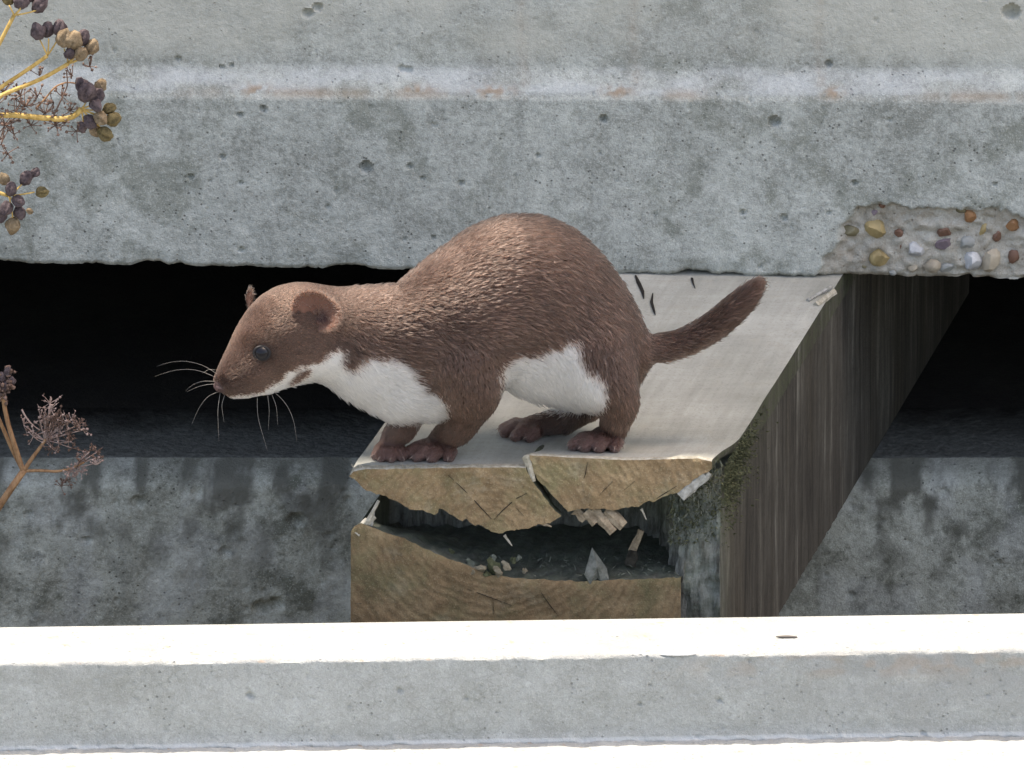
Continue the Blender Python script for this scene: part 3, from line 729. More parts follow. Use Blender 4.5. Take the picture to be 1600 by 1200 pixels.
# fibre tufts on the crumbled corner (uncountable)
def fibres(name, n, src, mat, ln, dirf, seed, wd=0.9):
    q = np.random.default_rng(seed); V = []; F = []
    for k in range(n):
        p = src(q); d = np.array(dirf(q)); d /= np.linalg.norm(d); L = ln * q.uniform(0.4, 1.3) * S
        sd = np.cross(d, q.normal(size=3)); sd /= np.linalg.norm(sd); ww = wd * S * q.uniform(0.6, 1.4)
        b = len(V); m = p + d * L * 0.55 + q.normal(size=3) * L * 0.1
        V += [p - sd * ww, p + sd * ww, m + sd * ww * 0.8, m - sd * ww * 0.8, p + d * L + q.normal(size=3) * L * 0.15]
        F += [(b, b + 1, b + 2, b + 3), (b + 3, b + 2, b + 4)]
    o = mesh(name, V, F, mat, beam, False); o['kind'] = 'stuff'; return o
def corner(q):
    x = q.uniform(1045, 1128); y = q.uniform(718, 850); return P(x, y, 2 + max(0, (x - 1060) * 0.06) + q.uniform(2, 22) + (8 if y < 780 else 14))
fibres('wood_fibre', 500, corner, M_fib, 11, lambda q: (q.normal() * 0.45 - 0.2, -0.6, -0.8 + q.normal() * 0.4), 5)
fibres('moss_tuft', 900, corner, M_moss, 7, lambda q: (q.normal() * 0.6, -0.7, q.normal() * 0.6), 6, 1.3)
def side_edge(q):
    d = abs(q.normal()) * 110; z = -abs(q.normal()) * 50 - 2; return bp(1125.5, d + 25, z)
fibres('moss_tuft', 1500, side_edge, M_moss, 6, lambda q: (0.9, -0.3 + q.normal() * 0.3, q.normal() * 0.7), 7, 1.2)
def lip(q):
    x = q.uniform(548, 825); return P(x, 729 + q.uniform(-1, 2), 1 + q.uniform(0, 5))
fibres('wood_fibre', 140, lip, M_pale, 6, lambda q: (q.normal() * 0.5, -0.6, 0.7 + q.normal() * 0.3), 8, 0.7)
def floor_(q):
    x = q.uniform(700, 1060); d = q.uniform(2, 90); return bp(x, d, zpx(905) + 2)
fibres('wood_fibre', 160, floor_, M_fib, 9, lambda q: (q.normal(), q.normal() * 0.6, 0.25 + 0.4 * q.random()), 9, 0.8)
# cracks in the beam top next to the wall, and checks in the end grain: narrow dark slits
M_slit = plain('crack_dark', (0.012, 0.01, 0.008), (0.02, 0.017, 0.014), 200)
def slit(pts, wds, mat=M_slit, name='crack'):
    V = []; F = []
    for i, (p, ww) in enumerate(zip(pts, wds)):
        p = np.array(p); q = np.array(pts[min(i + 1, len(pts) - 1)]) - np.array(pts[max(i - 1, 0)]); q /= np.linalg.norm(q)
        s_ = np.cross(q, FACE_N); s_ /= np.linalg.norm(s_)
        V += [p - s_ * ww * S, p + FACE_N * 0.5 * S, p + s_ * ww * S, p - FACE_N * 1.2 * S]
        if i: 
            b = 4 * i
            for k in range(4): F.append((b - 4 + k, b - 4 + (k + 1) % 4, b + (k + 1) % 4, b + k))
    F += [(3, 2, 1, 0), tuple(range(len(V) - 4, len(V)))]
    return mesh(name, V, F, mat, beam, False)
FACE_N = np.array([0, 0, 1.0])
slit([RZ(x, y, 0.0006) for x, y in [(993, 430), (998, 442), (1004, 455), (1006, 466)]], [1.5, 3.6, 3, 0.8])
slit([RZ(x, y, 0.0006) for x, y in [(1020, 458), (1018, 472), (1022, 486), (1024, 492)]], [0.8, 2.6, 2.0, 0.5])
slit([RZ(x, y, 0.0006) for x, y in [(1081, 434), (1083, 442), (1086, 450)]], [2, 1.5, 0.5])
FACE_N = np.array([0, -1.0, 0])
for pl, w0 in [([(700, 742), (735, 775), (752, 794), (768, 811)], 1.3), ([(772, 812), (785, 798), (805, 780), (823, 771)], 1.2), ([(918, 722), (915, 740), (912, 748)], 1.0), ([(958, 752), (940, 770), (920, 790)], 0.8),
               ([(992, 752), (975, 766)], 0.9), ([(1060, 758), (1040, 770), (1026, 779)], 1.3), ([(845, 925), (858, 944), (872, 962)], 1.1), ([(548, 943), (565, 943)], 1.3), ([(730, 920), (762, 932), (800, 946)], 0.9), ([(770, 938), (772, 960)], 1.0), ([(806, 793), (818, 806)], 0.8)]:
    slit([P(x, y, -0.6) for x, y in pl], [w0 * 0.2] + [w0 * 0.62] * (len(pl) - 2) + [w0 * 0.25])
# a dry leaf shard lodged in the hollow
M_leaf = plain('dry_leaf_grey', (0.085, 0.09, 0.075), (0.20, 0.205, 0.18), 160)
lp = [(925, 855, 24), (919, 876, 14), (913, 898, 4), (922, 913, 0), (934, 903, 8), (940, 913, 6), (952, 906, 10), (948, 888, 18), (937, 872, 24)]
V = [P(x, y, d) for x, y, d in lp] + [P(x, y, d + 2.5) for x, y, d in lp] + [P(933, 886, 2), P(933, 886, 5)]
n = len(lp); F = []
for i in range(n):
    j = (i + 1) % n; F += [(i, j, 2 * n), (n + j, n + i, 2 * n + 1), (i, n + i, n + j, j)]
t_ = mesh('dry_leaf', V, F, M_leaf, None, False)
t_['label'] = 'grey curled dry leaf shard standing in the hollow of the timber beam'; t_['category'] = 'leaf'; t_['kind'] = 'thing'


# ------------------------------------------------------------------ stoat
stoat = thing('stoat', 'brown stoat with white throat and belly standing on the cracked beam end', 'stoat', tuple(Q(760, 70, 0)), kind='thing')
def pt(px, py, d): return P(px, py, d) / S
def fz(px, d): return 22 * max(0.0, 1 - d / 150) ** 1.3 if (px - (BX * d)) > 822 else 0.0
def ft(px, d, z): return Q(px, d, z + fz(px, d)) / S
BA = np.array([1.0, 0.40, 0]); BA /= np.linalg.norm(BA); LATB = np.array([BA[1], -BA[0], 0])       # body axis and the near side
HF = np.array([-0.80, -0.60, 0]); LATH = np.array([0.60, -0.80, 0])                                 # head: forward and near side
chains = []          # name, points (xyz), radii, blend, lateral axis, lateral factor, hair length
def ch(name, pts, k, hair, lat=None, lf=1.0):
    if name in ('torso', 'muzzle', 'tail', 'fore_near', 'hind_near'):
        A_ = np.array([[*q[0], q[1]] for q in pts]); A_ = np.concatenate([[2 * A_[0] - A_[1]], A_, [2 * A_[-1] - A_[-2]]]); out = []
        for i in range(1, len(A_) - 2):
            for f in (0, 0.25, 0.5, 0.75):
                a0, a1, a2, a3 = A_[i - 1:i + 3]; out.append(0.5 * (2 * a1 + (a2 - a0) * f + (2 * a0 - 5 * a1 + 4 * a2 - a3) * f * f + (3 * a1 - a0 - 3 * a2 + a3) * f ** 3))
        out.append(A_[-2]); pts = [(q[:3], q[3]) for q in out]
    chains.append(dict(n=name, p=np.array([q[0] for q in pts]), r=np.array([q[1] for q in pts], float), k=k, lat=lat, lf=lf, hair=hair))
p3 = pt
ch('torso', [(p3(505, 524, 2), 66), (p3(545, 531, 10), 72), (p3(590, 544, 22), 80), (p3(645, 553, 34), 88), (p3(702, 528, 46), 102), (p3(765, 479, 64), 121), (p3(815, 463, 80), 128), (p3(866, 497, 96), 118), (p3(912, 533, 108), 96), (p3(945, 559, 114), 69)], 14, 12.5, LATB, 0.74)
ch('chest', [(p3(585, 575, 16), 52), (p3(630, 596, 26), 56), (p3(668, 605, 32), 46)], 26, 14, LATB, 0.9)
ch('shoulder', [(p3(570, 520, 2), 54), (p3(635, 512, 8), 60), (p3(695, 496, 22), 66), (p3(745, 500, 30), 62)], 60, 12)
ch('belly', [(p3(775, 538, 70), 50), (p3(850, 556, 92), 60), (p3(905, 576, 100), 52)], 30, 14, LATB, 1.0)
ch('muzzle', [(p3(348, 600, -98), 14), (p3(357, 594, -92), 21), (p3(375, 583, -76), 34), (p3(398, 562, -56), 46), (p3(426, 533, -36), 59), (p3(456, 513, -18), 68), (p3(492, 512, -4), 66), (p3(520, 521, 4), 65)], 10, 6, LATH, 0.95)
ch('jaw', [(p3(366, 609, -84), 10), (p3(384, 604, -70), 15), (p3(415, 592, -50), 22), (p3(450, 568, -30), 34), (p3(490, 550, -10), 42)], 10, 8, LATH, 1.0)
ch('cheek', [(p3(440, 558, -54), 30), (p3(470, 545, -40), 38), (p3(500, 540, -20), 40)], 16, 8)
ch('brow', [(p3(392, 532, -66), 14), (p3(425, 516, -62), 20)], 12, 6)
# near fore leg
ch('fore_near', [(p3(722, 560, 4), 60), (p3(736, 606, 6), 46), (p3(732, 640, 30), 29), (p3(714, 670, 48), 23), (ft(698, 68, 34), 19), (ft(686, 66, 21), 17)], 22, 9)
# far fore leg
ch('fore_far', [(p3(655, 600, 66), 40), (p3(640, 640, 66), 26), (p3(628, 668, 62), 21), (ft(618, 66, 34), 18), (ft(609, 62, 20), 15)], 16, 9)
# near hind leg
ch('hind_near', [(p3(925, 545, 66), 60), (p3(945, 590, 54), 46), (p3(965, 626, 56), 31), (p3(963, 652, 62), 23), (ft(956, 82, 28), 18), (ft(938, 72, 17), 15)], 36, 11)
# far hind leg
ch('hind_far', [(p3(905, 580, 150), 55), (p3(915, 630, 158), 28), (ft(885, 160, 26), 19), (ft(852, 158, 20), 16), (ft(825, 152, 16), 14)], 18, 9)
ch('tail', [(p3(985, 548, 116), 34), (p3(1012, 545, 118), 22), (p3(1045, 541, 120), 19), (p3(1080, 529, 122), 18.5), (p3(1115, 509, 124), 19), (p3(1148, 482, 126), 18), (p3(1170, 460, 128), 14), (p3(1182, 446, 129), 8)], 14, 14)
TOES = []
def toe(base, mid_, tip, r, ln):
    ch('toe', [(ft(*base), r * 1.05), (ft(*mid_), r * 1.05), (ft(*tip), r * 0.82)], 3.5, ln); TOES.append((ft(*mid_), ft(*tip), r))
for b, m, t in [((678, 64, 20), (654, 54, 17), (634, 49, 9)), ((680, 60, 20), (666, 44, 17), (652, 37, 9)), ((686, 58, 20), (682, 42, 16), (675, 33, 9)), ((694, 60, 20), (702, 46, 15), (701, 37, 9))]: toe(b, m, t, 10.5, 4)
for b, m, t in [((606, 62, 18), (595, 54, 15), (588, 48, 8)), ((606, 58, 18), (600, 46, 15), (596, 38, 8)), ((610, 56, 18), (612, 43, 15), (611, 35, 8)), ((616, 58, 18), (624, 48, 14), (627, 41, 8))]: toe(b, m, t, 9.5, 4)
for b, m, t in [((936, 72, 16), (912, 62, 17), (897, 56, 10)), ((938, 68, 16), (924, 52, 17), (914, 44, 10)), ((942, 66, 16), (941, 48, 17), (936, 40, 10)), ((948, 68, 16), (960, 54, 15), (960, 46, 10))]: toe(b, m, t, 11, 5)
for b, m, t in [((828, 158, 14), (806, 166, 15), (788, 164, 9)), ((826, 152, 14), (806, 152, 16), (790, 150, 9)), ((828, 146, 14), (818, 138, 16), (806, 132, 9)), ((838, 144, 14), (836, 134, 15), (828, 128, 9))]: toe(b, m, t, 10, 5)

allp = np.concatenate([c['p'] for c in chains]); allr = np.concatenate([c['r'] for c in chains])
lo = (allp - allr[:, None]).min(0) - 8; hi = (allp + allr[:, None]).max(0) + 8
H = 2.4
dim = np.ceil((hi - lo) / H).astype(int) + 1
gx = [(lo[a] + H * np.arange(dim[a])).astype(np.float32) for a in range(3)]
field = np.full(dim, 60.0, np.float32)
def seg_dist(Pn, a, b, ra, rb, lat, lf):
    ab = (b - a).astype(np.float32); L = float(ab @ ab)
    ap = [Pn[k] - np.float32(a[k]) for k in range(3)]
    t = np.clip((ap[0] * ab[0] + ap[1] * ab[1] + ap[2] * ab[2]) / L, 0, 1)
    q = [ap[k] - t * ab[k] for k in range(3)]
    if lf != 1.0:
        l = q[0] * np.float32(lat[0]) + q[1] * np.float32(lat[1]) + q[2] * np.float32(lat[2])
        q = [q[k] + l * np.float32(lat[k] * (1 / lf - 1)) for k in range(3)]
    return np.sqrt(q[0] ** 2 + q[1] ** 2 + q[2] ** 2) - (ra + (rb - ra) * t)
def smin(a, b, k):
    h = np.clip(0.5 + 0.5 * (b - a) / k, 0, 1)
    return b + (a - b) * h - k * h * (1 - h)
def chain_eval(c, Pn):
    d = None
    for i in range(len(c['p']) - 1):
        e = seg_dist(Pn, c['p'][i], c['p'][i + 1], c['r'][i], c['r'][i + 1], c['lat'], c['lf'])
        d = e if d is None else np.minimum(d, e)
    return d
for c in chains:
    pad = c['k'] + 26
    a = np.maximum(((c['p'] - c['r'][:, None]).min(0) - pad - lo) / H, 0).astype(int); b = np.minimum(((c['p'] + c['r'][:, None]).max(0) + pad - lo) / H + 1, dim).astype(int)
    sl = tuple(slice(a[k], b[k]) for k in range(3))
    Pn = (gx[0][sl[0]][:, None, None], gx[1][sl[1]][None, :, None], gx[2][sl[2]][None, None, :])
    field[sl] = smin(field[sl], chain_eval(c, Pn).astype(np.float32), c['k'])
def surface_nets(f):
    ins = f < 0
    cs = np.zeros(tuple(n - 1 for n in f.shape), np.int8)
    for a in (0, 1):
        for b in (0, 1):
            for c in (0, 1):
                cs += ins[a:f.shape[0] - 1 + a, b:f.shape[1] - 1 + b, c:f.shape[2] - 1 + c]
    act = np.argwhere((cs > 0) & (cs < 8))
    idx = np.full(cs.shape, -1, np.int64); idx[tuple(act.T)] = np.arange(len(act))
    acc = np.zeros((len(act), 3)); cnt = np.zeros(len(act))
    cor = [(a, b, c) for a in (0, 1) for b in (0, 1) for c in (0, 1)]
    val = {q: f[act[:, 0] + q[0], act[:, 1] + q[1], act[:, 2] + q[2]] for q in cor}
    for q in cor:
        for ax in range(3):
            if q[ax] == 0:
                r = list(q); r[ax] = 1; r = tuple(r); v0, v1 = val[q], val[r]; m = (v0 < 0) != (v1 < 0)
                t = np.where(m, v0 / (v0 - v1 + 1e-12), 0); p = np.tile(np.array(q, float), (len(act), 1)); p[:, ax] += t
                acc[m] += p[m]; cnt += m
    Vv = act + acc / cnt[:, None]
    Fq = []
    for ax in range(3):
        s0 = [slice(None)] * 3; s1 = [slice(None)] * 3; s0[ax] = slice(0, -1); s1[ax] = slice(1, None)
        m = ins[tuple(s0)] != ins[tuple(s1)]; e = np.argwhere(m); u, w_ = [(1, 2), (2, 0), (0, 1)][ax]
        ok = (e[:, u] > 0) & (e[:, w_] > 0); e = e[ok]; fl = ins[tuple(e.T)]
        def cell(du, dw):
            g = e.copy(); g[:, u] -= du; g[:, w_] -= dw; return idx[tuple(g.T)]
        q = np.stack([cell(1, 1), cell(0, 1), cell(0, 0), cell(1, 0)], 1); q[~fl] = q[~fl][:, ::-1]; Fq.append(q)
    return Vv, np.concatenate(Fq)
BV, BF = surface_nets(field)
BV = lo + BV * H                                     # pixels
ne = np.concatenate([BF[:, [0, 1]], BF[:, [1, 2]], BF[:, [2, 3]], BF[:, [3, 0]]])
for it in range(3):                                   # a little relaxing
    s_ = np.zeros_like(BV); c_ = np.zeros(len(BV))
    np.add.at(s_, ne[:, 0], BV[ne[:, 1]]); np.add.at(c_, ne[:, 0], 1)
    BV = BV * 0.5 + 0.5 * s_ / np.maximum(c_, 1)[:, None]
def vnormals(V, Fq):
    n = np.cross(V[Fq[:, 2]] - V[Fq[:, 0]], V[Fq[:, 3]] - V[Fq[:, 1]]); o = np.zeros_like(V)
    for k in range(4): np.add.at(o, Fq[:, k], n)
    return o / (np.linalg.norm(o, axis=1)[:, None] + 1e-9)
BN = vnormals(BV, BF)
# per-point fields: hair length, lie of the hair
def body_fields(V):
    ws = np.zeros(len(V)); ln = np.zeros(len(V)); tg = np.zeros((len(V), 3)); toe_w = np.zeros(len(V))
    for c in chains:
        best = None
        for i in range(len(c['p']) - 1):
            e = seg_dist([V[:, k] for k in range(3)], c['p'][i], c['p'][i + 1], c['r'][i], c['r'][i + 1], c['lat'], c['lf'])
            d = c['p'][i + 1] - c['p'][i]; d = d / np.linalg.norm(d)
            wt = np.exp(-np.clip(e, -6, 80) / 7.0)
            ws += wt; ln += wt * c['hair']; tg += wt[:, None] * d
            if c['n'] == 'toe': toe_w += wt
    return ln / ws, tg / (np.linalg.norm(tg, axis=1)[:, None] + 1e-9), toe_w / ws
WHITE_A = [(355, 618), (385, 617), (412, 607), (432, 596), (452, 580), (470, 572), (492, 568), (508, 556), (528, 544), (540, 552), (534, 572), (545, 583), (560, 570), (576, 560), (604, 560), (632, 570), (648, 592), (660, 612), (690, 622), (700, 632), (694, 650), (678, 668), (600, 668), (560, 700), (360, 690)]
SPOT = [(447, 600), (458, 588), (472, 577), (484, 574), (482, 584), (468, 594), (452, 602)]
WHITE_B = [(783, 590), (792, 566), (806, 556), (832, 556), (852, 545), (868, 548), (884, 534), (904, 540), (908, 566), (916, 580), (934, 586), (948, 604), (946, 626), (930, 640), (880, 652), (830, 650), (800, 630), (780, 610)]
viewd = FWD
def fur_mask(V, N):                                   # 1 where the coat is white
    qx, qy = project(V * S)
    jx = (fbm(V / 16, 801, 3) - 0.5) * 16; jz = (fbm(V / 16, 811, 3) - 0.5) * 16
    near = smooth(0.30, 0.05, N @ viewd)
    a = smooth(-5, 5, polydist(qx + jx * 0.6, qy + jz * 0.6, WHITE_A)); b = smooth(-7, 7, polydist(qx + jx, qy + jz, WHITE_B)); sp = smooth(-2, 3, polydist(qx, qy, SPOT))
    front_leg = 0
    a = a * (1 - 0.85 * sp)
    legs = smooth(660, 652, qy)
    a = a * np.where(qx > 560, legs, 1); b = b * smooth(650, 636, qy)
    under = smooth(-0.25, -0.6, N[:, 2]) * smooth(640, 600, qy + 0 * qx) * ((qx > 420) & (qx < 960))
    return np.clip(np.maximum(np.maximum(a, b) * near, under * (1 - near) + under * 0.0), 0, 1)
LN, TG, TW = body_fields(BV)
WM = fur_mask(BV, BN)
BROWN = np.array((0.061, 0.0365, 0.0275)); WHT = np.array((0.80, 0.79, 0.76)); SKIN = np.array((0.21, 0.125, 0.108))
def nearpix(V, x, y):
    a, b = project(V * S); return np.hypot(a - x, b - y)
skincol = BROWN * 0.8 * (1 - WM[:, None]) + WHT * 0.75 * WM[:, None]
skincol = skincol * (1 - TW[:, None] * 0.6) + SKIN * TW[:, None] * 0.6
nose_c = pt(343, 604, -101)
nz = smooth(20, 13, np.linalg.norm(BV - nose_c, axis=1))
skincol = skincol * (1 - nz[:, None]) + np.array((0.05, 0.031, 0.029)) * nz[:, None]
s = NT('stoat_skin'); f = s.noise(900, 3)
M_skin = s.done(s.attr('coat'), 0.7, s.bump(f, 0.0003, 0.5), 0.25)
body = mesh('body', BV * S, BF, M_skin, stoat, True, {'coat': skincol})
bvh = BVHTree.FromPolygons([Vector(v) for v in BV * S], [list(map(int, q)) for q in BF])
def hit(px, py):
    d = ray(px, py); d /= np.linalg.norm(d); r = bvh.ray_cast(Vector(CAM), Vector(d))
    return np.array(r[0]), np.array(r[1])
# eyes
s = NT('eye_gloss'); M_eye = s.done((0.005, 0.005, 0.007), 0.03, None, 0.24)
s = NT('eyelid_skin'); M_lid = s.done((0.006, 0.005, 0.005), 0.45, None, 0.3)
eh, en_ = hit(409, 552)
HC = pt(456, 515, -18) * S
def mirror(p): return p - 2 * ((p - HC) @ LATH) * LATH
eye_near = eh - en_ * 8.0 * S; nrm_near = en_
eyes = [(eye_near, en_), (mirror(eye_near), en_ - 2 * (en_ @ LATH) * LATH)]
for c_, n_ in eyes:
    o = mesh('eye', c_ + ICO3 * np.array([13.5, 13.5, 13.5]) * S, ICOF3, M_eye, stoat)
    t1 = np.cross(n_, np.array([0, 0, 1.0])); t1 /= np.linalg.norm(t1); t2 = np.cross(t1, n_); V = []
    for i in range(28):
        an = i / 28 * 2 * math.pi
        cc = c_ + n_ * 7.4 * S + (t1 * math.cos(an) * 12.2 + t2 * math.sin(an) * 10.2) * S
        rd = t1 * math.cos(an) + t2 * math.sin(an)
        for k in range(8):
            bn = k / 8 * 2 * math.pi; V.append(cc + (rd * math.cos(bn) * 2.6 + n_ * math.sin(bn) * 2.2) * S)
    F = [(i * 8 + k, ((i + 1) % 28) * 8 + k, ((i + 1) % 28) * 8 + (k + 1) % 8, i * 8 + (k + 1) % 8) for i in range(28) for k in range(8)]
    mesh('eyelid', V, F, M_lid, stoat)
# nose pad with nostrils
s = NT('nose_skin'); f = s.voro(1500); M_nose = s.done(s.mix(s.noise(300, 3), (0.075, 0.045, 0.045), (0.125, 0.075, 0.075)), 0.38, s.bump(f, 0.0003, 0.6), 0.5)
FDIR = HF * 0.86 + np.array([0, 0, -0.5]); FDIR /= np.linalg.norm(FDIR); NU = np.cross(FDIR, LATH); NU /= np.linalg.norm(NU)
if NU[2] < 0: NU = -NU
V = ICO3.copy(); fz_ = V[:, 0]
V = np.stack([V[:, 0] * 8.5, V[:, 1] * 11 * (1 - 0.15 * np.clip(-V[:, 2], 0, 1)), V[:, 2] * 9.5], 1)
for sgn in (-1, 1):
    dd = np.linalg.norm((ICO3 - np.array([0.72, 0.58 * sgn, -0.18]) / np.linalg.norm([0.72, 0.58, 0.18])), axis=1); V -= ICO3 * (np.clip(1 - dd / 0.42, 0, 1) ** 0.7 * 6.0)[:, None]
V[:, 0] -= np.exp(-(ICO3[:, 1] / 0.12) ** 2) * (ICO3[:, 0] > 0) * 1.4
NC = nose_c + FDIR * 3 * 0
mesh('nose', (NC + np.outer(V[:, 0], FDIR) + np.outer(V[:, 1], LATH) + np.outer(V[:, 2], NU)) * S, ICOF3, M_nose, stoat)
# ears: shallow cups
s = NT('ear_skin'); k_ = s.attr('ear', 0)
M_ear = s.done(s.mix(k_, (0.145, 0.074, 0.053), (0.04, 0.02, 0.018)), 0.75, s.bump(s.noise(700, 3), 0.0004, 0.6), 0.2)
M_ear.node_tree.nodes['Principled BSDF'].inputs['Subsurface Weight'].default_value = 0.15
M_ear.node_tree.nodes['Principled BSDF'].inputs['Subsurface Radius'].default_value = (0.003, 0.001, 0.0006)
EARS = []; EDX = 0.25
def ear(center, nrm, up, rw, rh):
    nrm = nrm / np.linalg.norm(nrm); r_ = np.cross(up, nrm); r_ /= np.linalg.norm(r_); up = np.cross(nrm, r_)
    nr, na = 16, 44; V = []; K = []
    for side in (0, 1):
        for i in range(nr):
            f = i / (nr - 1)
            for j in range(na):
                a = j / na * 2 * math.pi
                rr = f * (1 + 0.05 * math.sin(3 * a + 1) + 0.07 * math.cos(2 * a))
                x = rr * rw * math.cos(a); y = rr * rh * math.sin(a)
                dep = -13 * (1 - f ** 1.6) + (5 * math.cos(a * 2) * f * f) - 10 * f * max(0, -math.sin(a))
                fold = 5.0 * math.exp(-((f - 0.60) / 0.13) ** 2) * max(0, math.sin(a * 1.0 - 2.6)) if side == 0 else 0
                rim = 2.6 * math.exp(-((f - 0.95) / 0.08) ** 2) if side == 0 else 0
                th = (0 if side == 0 else -5.0 * (1 - f ** 6))
                V.append(center + r_ * x + up * y + nrm * (dep + th + fold + rim) * (rw / 36))
                K.append((1 - smooth(0.15, 0.55, math.hypot(f * math.cos(a) - EDX, f * math.sin(a) + 0.28))) if side == 0 else 0.0)
    F = gridfaces(na, nr, False, True) + [tuple(nr * na + q for q in fc) for fc in gridfaces(na, nr, True, True)]
    for j in range(na): a = (nr - 1) * na; F.append((a + j, a + (j + 1) % na, nr * na + a + (j + 1) % na, nr * na + a + j)[::-1])
    K = np.array(K)
    o = mesh('ear', np.array(V) * S, F, M_ear, stoat, True, {'ear': np.stack([K, K, K], 1)})
    EARS.append((np.array(V), F, center, nrm, up, r_, rw, rh)); return o
ec, en2 = hit(487, 492)
ec = ec / S + en2 * 17
EN = np.array([-0.22, -0.93, 0.18]); EN /= np.linalg.norm(EN)
ear(ec, EN, np.array([0.25, 0, 1.0]), 36, 32)
mc = ec * S; mc = mirror(mc) / S; mn = EN - 2 * (EN @ LATH) * LATH
FEC = pt(389, 470, 60)
ear(FEC, np.array([-0.93, -0.25, 0.1]), np.array([0.1, 0, 1.0]), 11, 20)
# claws
s = NT('claw_horn'); M_claw = s.done((0.24, 0.17, 0.14), 0.4, None, 0.5)
for (m_, t_, r_) in TOES:
    d = t_ - m_; d[2] = 0; d /= np.linalg.norm(d); a0 = t_ + d * r_ * 0.55 + np.array([0, 0, 1.5]); V = []
    for i in range(4):
        f = i / 3; c_ = a0 + d * f * 9 + np.array([0, 0, 2.5 * math.sin(f * 2.4) - 5.5 * f]); rr = 1.7 * (1 - f) + 0.2
        sd = np.array([-d[1], d[0], 0])
        for k in range(6): an = k / 6 * 2 * math.pi; V.append(c_ + sd * rr * math.cos(an) + np.array([0, 0, 1]) * rr * math.sin(an))
    F = gridfaces(6, 4, False, True); F.append(tuple(range(6))[::-1]); F.append(tuple(range(18, 24)))
    mesh('claw', np.array(V) * S, F, M_claw, stoat)
# mouth line
s = NT('lip_skin'); M_lip = s.done((0.045, 0.02, 0.018), 0.6, None, 0.3)

# ---------------------------------------------------------------- fur
def hair_object(name, pts, rad, col, parent, mat):
    """pts (N,K,3) metres"""
    N_, K_ = pts.shape[:2]
    hc = bpy.data.hair_curves.new(name); hc.add_curves([K_] * N_)
    hc.attributes['position'].data.foreach_set('vector', (pts - np.array(parent.location)).astype(np.float32).ravel())
    a = hc.attributes.get('radius') or hc.attributes.new('radius', 'FLOAT', 'POINT'); a.data.foreach_set('value', rad.astype(np.float32).ravel())
    a = hc.attributes.new('fur_color', 'FLOAT_COLOR', 'CURVE'); a.data.foreach_set('color', np.concatenate([col, np.ones((N_, 1))], 1).astype(np.float32).ravel())
    hc.materials.append(mat)
    o = bpy.data.objects.new(name, hc); COL.objects.link(o); o.parent = parent; o['kind'] = 'stuff'
    return o
m = bpy.data.materials.new('fur'); m.use_nodes = True; t = m.node_tree
for n in list(t.nodes): t.nodes.remove(n)
ho = t.nodes.new('ShaderNodeOutputMaterial'); hb = t.nodes.new('ShaderNodeBsdfHairPrincipled'); hb.parametrization = 'COLOR'
ha = t.nodes.new('ShaderNodeAttribute'); ha.attribute_name = 'fur_color'
t.links.new(ha.outputs['Color'], hb.inputs['Color']); t.links.new(hb.outputs[0], ho.inputs[0])
hb.inputs['Roughness'].default_value = 0.42; hb.inputs['Radial Roughness'].default_value = 0.55; hb.inputs['Coat'].default_value = 0.0; hb.inputs['IOR'].default_value = 1.38
M_fur = m
tri = np.concatenate([BF[:, [0, 1, 2]], BF[:, [0, 2, 3]]])
ar = np.linalg.norm(np.cross(BV[tri[:, 1]] - BV[tri[:, 0]], BV[tri[:, 2]] - BV[tri[:, 0]]), axis=1)
short = 1.0 + 1.3 * (LN[tri[:, 0]] < 9)
wgt = ar * short; wgt /= wgt.sum()
NH = 330000
ti = rng.choice(len(tri), NH, p=wgt)
r1, r2 = rng.random(NH), rng.random(NH); q = np.sqrt(r1); ba = np.stack([1 - q, q * (1 - r2), q * r2], 1)
def interp(A): return (A[tri[ti]] * ba[:, :, None]).sum(1) if A.ndim == 2 else (A[tri[ti]] * ba).sum(1)
R_ = interp(BV); N_ = interp(BN); N_ /= np.linalg.norm(N_, axis=1)[:, None]
L_ = interp(LN); T_ = interp(TG); TW_ = interp(TW)
keep = np.ones(NH, bool)
for c_, n_ in eyes: keep &= np.linalg.norm(R_ - c_ / S, axis=1) > 16
keep &= np.linalg.norm(R_ - nose_c, axis=1) > 11.5
keep &= rng.random(NH) > TW_ * 0.3
R_, N_, L_, T_, TW_ = R_[keep], N_[keep], L_[keep], T_[keep], TW_[keep]
W_ = fur_mask(R_ + rng.normal(size=R_.shape) * np.where(R_[:, :1] * 0 + project(R_ * S)[0][:, None] < 500, 1.8, 4.0), N_)
n = len(R_)
L_ = L_ * (1 + 0.25 * W_ * (L_ > 10)) * rng.uniform(0.65, 1.15, n)
guard = rng.random(n) < 0.09
L_ = np.where(guard & (L_ > 8), L_ * 1.4, L_)
wob = np.stack([fbm(R_ / 60, 901 + k, 2) - 0.5 for k in range(3)], 1)
T_ = T_ + wob * 0.7 + np.array([0, 0, -0.25]) + rng.normal(size=(n, 3)) * 0.15
T_ -= N_ * (T_ * N_).sum(1)[:, None]; T_ /= np.linalg.norm(T_, axis=1)[:, None] + 1e-9
lift = np.where(W_ > 0.5, 0.50, 0.27) + rng.normal(size=n) * 0.05
lift = np.where(L_ < 9, 0.5, lift)
d0 = T_ * (1 - lift)[:, None] + N_ * (lift + 0.15)[:, None]; d0 /= np.linalg.norm(d0, axis=1)[:, None]
d1 = T_ + N_ * 0.18 + np.array([0, 0, -0.08]); d1 /= np.linalg.norm(d1, axis=1)[:, None]
p0 = R_ - N_ * 0.8; pa = p0 + d0 * (L_ * 0.38)[:, None]; pb = pa + (d0 * 0.45 + d1 * 0.55) * (L_ * 0.34)[:, None]; pc = pb + d1 * (L_ * 0.32)[:, None]
pts = np.stack([p0, pa, pb, pc], 1)
base_r = (np.where(L_ < 8, 0.40, 0.48) * np.where(guard, 1.75, 1.0))[:, None] * np.array([1.0, 0.95, 0.65, 0.12]) * S
